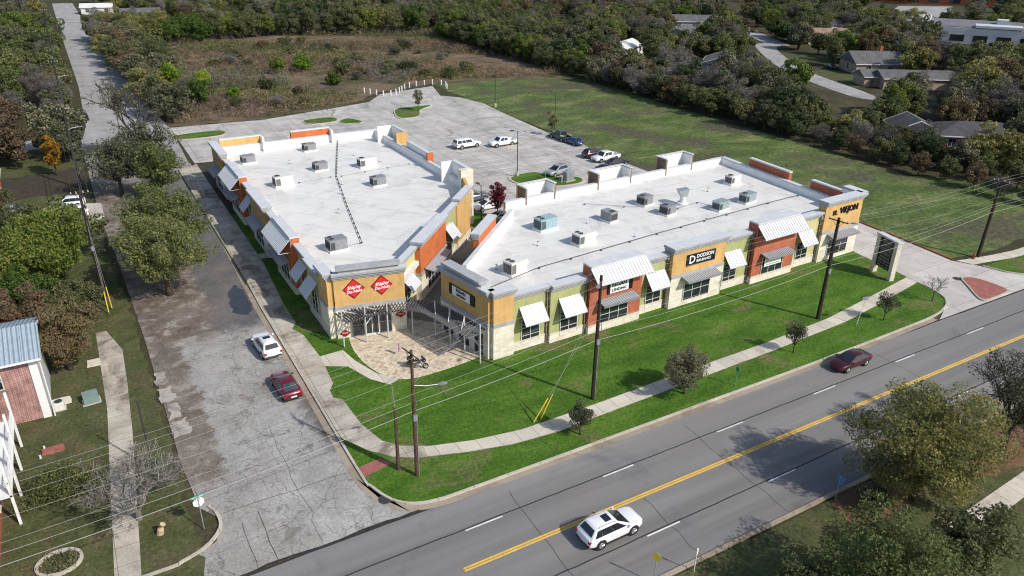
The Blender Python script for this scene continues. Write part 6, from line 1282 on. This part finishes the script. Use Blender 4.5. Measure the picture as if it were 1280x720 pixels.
for (x, y, h, m, lb) in ((146, 86.5, 6.0, 'twig_grey', 'grey leafless tree in front of the brick gable house'), (149.5, 80.5, 5.0, 'twig_grey', 'grey leafless tree in front of the dark brick house roof'), (142.5, 93, 5.4, 'leaf_moss', 'moss green tree left of the brick gable house'), (151, 76, 5.2, 'leaf_olive', 'yellow-olive tree in front of the dark brick house at right'),
        (139, 83, 4.6, 'leaf_taupe', 'low brown tree in front of the brick houses'), (164, 93, 8.5, 'leaf_russet', 'russet tree behind the two brick houses'), (154, 102, 8.2, 'leaf_live_oak', 'grey-green tree behind the brick gable house'), (145.5, 100, 6.6, 'leaf_moss', 'mossy tree between the belt and the brick gable house')):
    o = bpy.data.objects.new('bare_tree' if m.startswith('twig') else 'broadleaf_tree', BYK[m][0]); COL.objects.link(o); o.location = (x, y, -.05); o.scale = (h / 9, h / 9, h / 9); o.rotation_euler = (0, 0, x); tag(o, lb, 'tree'); placed.append((x, y))
# far-off wood that reads as one mass
def far_wood():
    rnd = random.Random(77); pts = []
    def free(x, y, pad): return not any((x - a) ** 2 + (y - b) ** 2 < (c + pad) ** 2 for a, b, c in BLOCK)
    tries = 0
    while len(pts) < 500 and tries < 20000:       # among the houses beyond the belt
        tries += 1; x, y = rnd.uniform(142, 420), rnd.uniform(60, 420); dd = hypot(x, y); ang = math.degrees(atan2(y, x))
        if not (155 < dd < 400 and 23 < ang < 76) or not free(x, y, 1.5) or any((x - a) ** 2 + (y - b) ** 2 < 26 for a, b in placed): continue
        pts.append((x, y, 0))
    while len(pts) < 2500:
        ang, dd = rnd.uniform(R(21), R(124)), rnd.uniform(315, 900); x, y = cos(ang) * dd, sin(ang) * dd
        if -5 < x < 15 or not free(x, y, 3) or (330 < x < 480 and 205 < y < 300 and abs(y - (225 + (x - 330) * .55)) < 26) or (x > 150 and dd < 370): continue
        if -40 < x < 140 and y < 324: continue
        pts.append((x, y, 0))
    me = bpy.data.meshes.new('far_wood'); me.from_pydata(pts, [], []); o = bpy.data.objects.new('far_wood', me); COL.objects.link(o)
    src = bpy.data.collections.new('wood_kinds')
    for m, wt in (('leaf_moss', 3), ('leaf_olive', 2), ('leaf_dark', 1), ('leaf_taupe', 3), ('leaf_green', 1), ('leaf_russet', 1), ('twig_grey', 2), ('leaf_live_oak', 1)):
        for k in range(wt): src.objects.link(bpy.data.objects.new('wood_kind', BYK[m][k % 3]))
    g = bpy.data.node_groups.new('scatter', 'GeometryNodeTree'); g.interface.new_socket('Geometry', in_out='INPUT', socket_type='NodeSocketGeometry'); g.interface.new_socket('Geometry', in_out='OUTPUT', socket_type='NodeSocketGeometry')
    n = lambda t: g.nodes.new(t)
    gi, go, ip, ci, rr, rs = n('NodeGroupInput'), n('NodeGroupOutput'), n('GeometryNodeInstanceOnPoints'), n('GeometryNodeCollectionInfo'), n('FunctionNodeRandomValue'), n('FunctionNodeRandomValue')
    ci.inputs['Collection'].default_value = src; ci.inputs['Separate Children'].default_value = True; ci.inputs['Reset Children'].default_value = True; ip.inputs['Pick Instance'].default_value = True
    rr.data_type = 'FLOAT_VECTOR'; rr.inputs[0].default_value = (0, 0, 0); rr.inputs[1].default_value = (0, 0, 6.28)
    rs.data_type = 'FLOAT_VECTOR'; rs.inputs[0].default_value = (.85, .85, .8); rs.inputs[1].default_value = (1.35, 1.35, 1.3); rs.inputs['Seed'].default_value = 5
    L = g.links.new; L(gi.outputs[0], ip.inputs['Points']); L(ci.outputs[0], ip.inputs['Instance']); L(rr.outputs[0], ip.inputs['Rotation']); L(rs.outputs[0], ip.inputs['Scale']); L(ip.outputs[0], go.inputs[0])
    md = o.modifiers.new('scatter', 'NODES'); md.node_group = g
    o['kind'] = 'stuff'; tag(o, 'distant wooded suburb along the top of the picture', 'wood')
far_wood()
# ---------------------------------------------------------------- houses
def house(name, x, y, rz, w, d, h, pitch, wall, roofm, label, hip=False, wins=((-.3, 0), (.3, 0)), door=.0, chim=None, trim='white_siding_trim', gable_wall=None, over=.5):
    t = empty(name, (x, y, -.03), R(rz), label, 'house'); MB().box(-w / 2, w / 2, -d / 2, d / 2, 0, h).build('wall', wall, t)
    a, b = w / 2 + over, d / 2 + over; rh = b * pitch; e = h - .05; r = (a - b if hip else a)
    r = max(r, .3); vs = [(-a, -b, e), (a, -b, e), (a, b, e), (-a, b, e), (-r, 0, e + rh), (r, 0, e + rh)]
    ro = MB().add(vs, [(0, 1, 5, 4), (2, 3, 4, 5), (1, 2, 5), (3, 0, 4), (0, 3, 2, 1)]); ro_o = ro.build('roof', roofm, t)
    f = MB(); f.box(-a, a, -b - .06, -b - .002, e - .16, e + .06); f.box(-a, a, b + .002, b + .06, e - .16, e + .06); f.build('fascia', trim, t)
    if not hip:
        for sg in (-1, 1):
            MB().add([(sg * w / 2, -d / 2, h), (sg * w / 2, d / 2, h), (sg * w / 2, 0, h + d / 2 * pitch), (sg * (w / 2 + .004), -d / 2, h), (sg * (w / 2 + .004), d / 2, h), (sg * (w / 2 + .004), 0, h + d / 2 * pitch)], [(0, 1, 2), (3, 4, 5)]).build('gable', gable_wall or wall, t)
            g = MB(); g.add([(sg * (a + .02), -b, e - .12), (sg * (a + .02), 0, e + rh - .12), (sg * (a + .02), 0, e + rh + .06), (sg * (a + .02), -b, e + .06)], [(0, 1, 2, 3)]); g.add([(sg * (a + .02), b, e - .12), (sg * (a + .02), 0, e + rh - .12), (sg * (a + .02), 0, e + rh + .06), (sg * (a + .02), b, e + .06)], [(0, 1, 2, 3)]); g.build('bargeboard', trim, t)
    for u, sd in wins:
        F = frame(0, -d / 2, 0) if sd == 0 else frame(w / 2, 0, 90) if sd == 1 else frame(-w / 2, 0, 270)
        L = w if sd == 0 else d; window(t, F, u * L - .7, u * L + .7, h * .33, h * .78, .0, 2, 2)
    if door is not None: do = MB().box(door * w - .5, door * w + .5, -d / 2 - .06, -d / 2 + .02, 0, 2.1).build('door', 'brown_wall', t); MB().tube([(door * w + .36, -d / 2 - .12, 1), (door * w + .36, -d / 2 - .05, 1)], .05, 6).build('handle', 'chrome', do)
    if chim: MB().box(chim[0] - .4, chim[0] + .4, chim[1] - .4, chim[1] + .4, h, h + rh + 1.1).build('chimney', 'red_brick', ro_o)
    return t
house('house', 219, 154, -28, 15, 12, 3.2, .48, 'pale_brick', 'shingle_grey', 'tan gabled house with a grey roof beyond the belt at right', chim=(3, 2), wins=((-.25, 0), (.2, 0), (0, -1)))
house('house', 208, 131, -32, 22, 9, 3.0, .36, 'pale_brick', 'shingle_grey', 'long grey-roofed house right of the tan gabled house', wins=((-.35, 0), (0, 0), (.35, 0)))
house('garage', 199.5, 139.5, -28, 7, 7, 2.8, .4, 'pale_brick', 'shingle_grey', 'low garage wing with grey roof between two houses', wins=((.2, 0),), door=-.2)
house('house', 158.5, 84.5, -38, 18, 10, 3.2, .34, 'red_brick', 'shingle_dark', 'dark roofed brick house at the right behind the belt', wins=((-.35, 0), (.1, 0)), hip=True, over=.7)
house('house', 150.5, 93.5, 52, 8, 8, 3.2, .45, 'red_brick', 'shingle_dark', 'brick gable end with white siding at the right behind the belt', gable_wall='white_siding', wins=((0, -1),), door=None)
house('house', 182, 290, -20, 14, 9, 3.4, .22, 'tan_siding', 'shingle_tan', 'tan house with a low tan roof above the belt', hip=True, wins=((-.3, 0), (.3, 0), (0, 1)))
house('house', 246, 266, -30, 22, 12, 3.2, .36, 'grey_siding', 'shingle_grey', 'distant grey-roofed house with white gable at top', wins=((-.3, 0), (.3, 0)), gable_wall='white_siding')
house('house', 34.5, 380, -8, 15, 11, 3.2, .4, 'grey_siding', 'shingle_grey', 'distant grey-roofed house between trees at upper left', wins=((-.3, 0), (.3, 0)))
house('house', 20, 420, -8, 13, 9, 3.2, .3, 'white_siding', 'roof_membrane', 'distant white house beside the far side street at top', wins=((-.3, 0), (.3, 0)))
house('house', -18.2, 137, 0, 12, 9, 3.2, .4, 'red_brick', 'roof_membrane', 'brick house with a pale roof at the left edge', wins=((.3, 0), (0, 1)))
house('house', 292, 224, -30, 18, 11, 3.2, .36, 'pale_brick', 'shingle_dark', 'dark-roofed house deep in the wooded suburb', wins=((-.3, 0), (.3, 0)))
house('house', 176, 176, 40, 15, 9, 3.1, .36, 'grey_siding', 'shingle_grey', 'grey-roofed house among trees right above the belt centre')
house('house', 262, 206, -30, 18, 11, 3.2, .4, 'tan_siding', 'shingle_tan', 'tan-roofed house on the far side of the residential road')
house('house', 236, 108, -25, 18, 10, 3.2, .36, 'pale_brick', 'shingle_dark', 'dark-roofed house behind tall olive trees at the right edge')
house('house', 214, 236, 35, 16, 10, 3.2, .38, 'white_siding', 'shingle_grey', 'white house with grey roof left of the residential road')
house('house', 168, 214, 30, 15, 9, 3.1, .36, 'white_siding', 'roof_membrane', 'small pale-roofed house among the trees above the meadow')
# large flat building far right
cb = empty('commercial_building', (330, 182, -.03), R(-58), 'large distant grey flat-roofed building with white roof parts', 'building')
MB().box(-34, 34, -17, 17, 0, 6).build('wall', 'white_siding', cb); MB().box(-33.5, 33.5, -16.5, 16.5, 6.002, 6.3).build('roof', 'flat_roof_grey', cb)
for (a, b, c, d, z) in ((-34, -22, -17, 17, 7.4), (22, 34, -2, 17, 7.6), (-6, 10, -17.4, -9, 7.2), (2, 6, 2, 8, 8)): MB().box(a, b, c, d, 6.302, z).build('roof_block', 'cap_white', cb)
for k in range(8): MB().box(-30 + k * 8, -25 + k * 8, -17.08, -17.004, 1, 3.4).build('window', 'window_glass', cb)
cb2 = empty('commercial_building', (470, 330, -.03), R(-58), 'row of reddish distant buildings at the top right corner', 'building')
MB().box(-60, 60, -12, 12, 0, 6).build('wall', 'red_brick', cb2); MB().box(-61, 61, -13, 13, 6.002, 6.6).build('roof', 'shingle_tan', cb2)
for k in range(10): MB().box(-56 + k * 11.5, -50 + k * 11.5, -12.08, -12.004, 1, 3.2).build('window', 'window_glass', cb2)
# ---- buildings at the left edge
b1 = empty('brick_building', (-7.0, 67.4, -.03), 0, 'two-storey brick building with blue-grey metal roof at left edge', 'building')
MB().box(-9, -.0, 0, 7.4, 0, 6.2).build('brick_wall', 'old_brick', b1)
MB().box(.002, .06, .0, 7.4, 0, 6.2).build('side_wall', 'white_siding', b1); MB().box(-.55, .08, -.07, -.004, 0, 6.2).build('corner_trim', 'white_siding_trim', b1)
r_ = MB(); r_.quad((-9.4, -.6, 6.1), (.55, -.6, 6.1), (.55, 3.7, 7.5), (-9.4, 3.7, 7.5), 0, [(0, 0), (9.95, 0), (9.95, 4.5), (0, 4.5)]); r_.quad((-9.4, 3.7, 7.5), (.55, 3.7, 7.5), (.55, 8, 6.1), (-9.4, 8, 6.1), 0, [(0, 0), (9.95, 0), (9.95, 4.5), (0, 4.5)])
r_.quad((-9.4, -.6, 5.95), (.55, -.6, 5.95), (.55, 3.7, 7.35), (-9.4, 3.7, 7.35), 0, [(0, 0)] * 4)
for k in range(17): u = -9.2 + k * .6; r_.quad((u, -.6, 6.1), (u, -.6, 6.17), (u, 3.7, 7.57), (u, 3.7, 7.5), 0, [(0, 0)] * 4)
r_.build('roof', 'blue_grey_roof', b1); MB().add([(.56, -.6, 5.92), (.56, -.6, 6.16), (.56, 3.7, 7.56), (.56, 3.7, 7.32), (.56, 8, 6.16), (.56, 8, 5.92)], [(0, 1, 2, 3), (3, 2, 4, 5)]).build('bargeboard', 'white_siding_trim', b1)
MB().add([(.03, 0, 6.2), (.03, 7.4, 6.2), (.03, 3.7, 7.4), (-.3, 3.7, 7.4)], [(0, 1, 2)]).build('gable', 'white_siding', b1)
MB().box(-9.4, .5, -.72, -.604, 5.96, 6.12).build('gutter', 'white_siding_trim', b1); MB().tube([(.3, -.1, 0), (.3, -.1, 5.9)], .06, 6).build('downspout', 'white_siding_trim', b1)
for u in (-6, -3.2): window(b1, frame(0, 0, 0), u - .5, u + .5, 3.7, 5.2, .0, 1, 2)
ac = empty('condenser_unit', (-6.3, 68.3, -.02), 0, 'small white condenser beside the brick building corner', 'air conditioner'); MB().box(-.4, .4, -.4, .4, .08, .8).build('cabinet', 'unit_white', ac, bevel=.03); MB().box(-.5, .5, -.5, .5, 0, .08).build('pad', 'curb_concrete', ac); MB().cyl(0, 0, .8, .84, .33, n=14).build('fan_guard', 'grille_dark', ac)
b2 = empty('apartment_building', (-10.4, 50, -.03), 0, 'pale two-storey apartment building with white stair rails cut by left edge', 'building')
MB().box(-10, 0, -7.5, 14.0, 0, 2.7).build('lower_wall', 'red_brick', b2); MB().box(-10, -.05, -7.5, 14.0, 2.7, 5.3).build('upper_wall', 'white_siding', b2)
MB().add([(-10.5, -8, 5.3), (.7, -8, 5.3), (.7, 3.2, 5.3), (-10.5, 3.2, 5.3), (-5, -8, 7.2), (-5, 3.2, 7.2)], [(0, 1, 2, 3), (1, 2, 5, 4), (0, 3, 5, 4), (0, 1, 4), (2, 3, 5)]).build('roof', 'cap_white', b2)
MB().add([(-10.5, 3.25, 5.3), (.3, 3.25, 5.3), (.3, 14.4, 5.3), (-10.5, 14.4, 5.3), (-5, 3.25, 6.8), (-5, 14.4, 6.8)], [(0, 1, 2, 3), (1, 2, 5, 4), (0, 3, 5, 4), (0, 1, 4), (2, 3, 5)]).build('roof', 'shingle_grey', b2)
MB().box(.0, 1.25, 3.4, 13.8, 2.55, 2.7).build('balcony_floor', 'white_siding_trim', b2)
rl = MB(); rl.tube([(1.2, 3.4, 3.75), (1.2, 13.8, 3.75)], .05, 5); rl.tube([(1.2, 3.4, 2.85), (1.2, 13.8, 2.85)], .04, 5)
for k in range(42): rl.tube([(1.2, 3.5 + k * .25, 2.85), (1.2, 3.5 + k * .25, 3.75)], .02, 4)
rl.build('balcony_rail', 'white_siding_trim', b2)
for k in range(4): MB().box(1.1, 1.28, 3.4 + k * 3.4, 3.58 + k * 3.4, 0, 5.3).build('post', 'white_siding_trim', b2)
for y0 in (5, 8.4, 11.8):
    window(b2, frame(0, 0, 90), y0 - .6, y0 + .6, 3.5, 4.8, .0, 2, 1); window(b2, frame(0, 0, 90), y0 - .6, y0 + .6, .9, 2.2, .06, 2, 1)
# ---------------------------------------------------------------- light, sky, camera
AZ = R(117); EL = R(39.5)
d = Vector((cos(AZ) * cos(EL), sin(AZ) * cos(EL), -sin(EL)))
sl_ = bpy.data.lights.new('sun', 'SUN'); sl_.energy = 4.3; sl_.angle = R(.9); sl_.color = (1, .95, .87)
so = bpy.data.objects.new('sun', sl_); COL.objects.link(so); so.rotation_euler = d.to_track_quat('-Z', 'Y').to_euler(); so.location = (0, 0, 80)
w = bpy.data.worlds.new('World'); S.world = w; w.use_nodes = True; nt = w.node_tree
sk = nt.nodes.new('ShaderNodeTexSky'); sk.sky_type = 'NISHITA'; sk.sun_disc = False; sk.sun_elevation = EL; sk.sun_rotation = atan2(-d.x, -d.y); sk.altitude = 200; sk.air_density = 1.0; sk.dust_density = 1.5; sk.ozone_density = 1.0
nt.nodes['Background'].inputs[1].default_value = .15; nt.links.new(sk.outputs[0], nt.nodes['Background'].inputs[0])
cam = bpy.data.cameras.new('camera'); cam.sensor_width = 36; cam.lens = 945 / 1280 * 36; cam.clip_end = 6000; cam.clip_start = .5
co = bpy.data.objects.new('camera', cam); COL.objects.link(co); S.camera = co
pt, rl_, yw = .4454, .0158, .5302
Rz = Matrix.Rotation(-yw, 4, 'Z'); F_ = Vector((0, cos(pt), -sin(pt))); R0 = Vector((1, 0, 0)); U0 = Vector((0, sin(pt), cos(pt)))
Rr = cos(rl_) * R0 + sin(rl_) * U0; Ur = -sin(rl_) * R0 + cos(rl_) * U0
mm = Matrix(((Rr.x, Ur.x, -F_.x, 0), (Rr.y, Ur.y, -F_.y, 0), (Rr.z, Ur.z, -F_.z, 0), (0, 0, 0, 1)))
co.matrix_world = Matrix.Translation((0, 0, 39.2)) @ Rz @ mm
vs_ = S.view_settings; vs_.view_transform = 'Standard'; vs_.look = 'None'; vs_.exposure = 0; vs_.gamma = 1; vs_.use_curve_mapping = False
S.render.resolution_x, S.render.resolution_y = 1024, 576
S.cycles.filter_width = 1.1; S.cycles.max_bounces = 5; S.cycles.transparent_max_bounces = 4
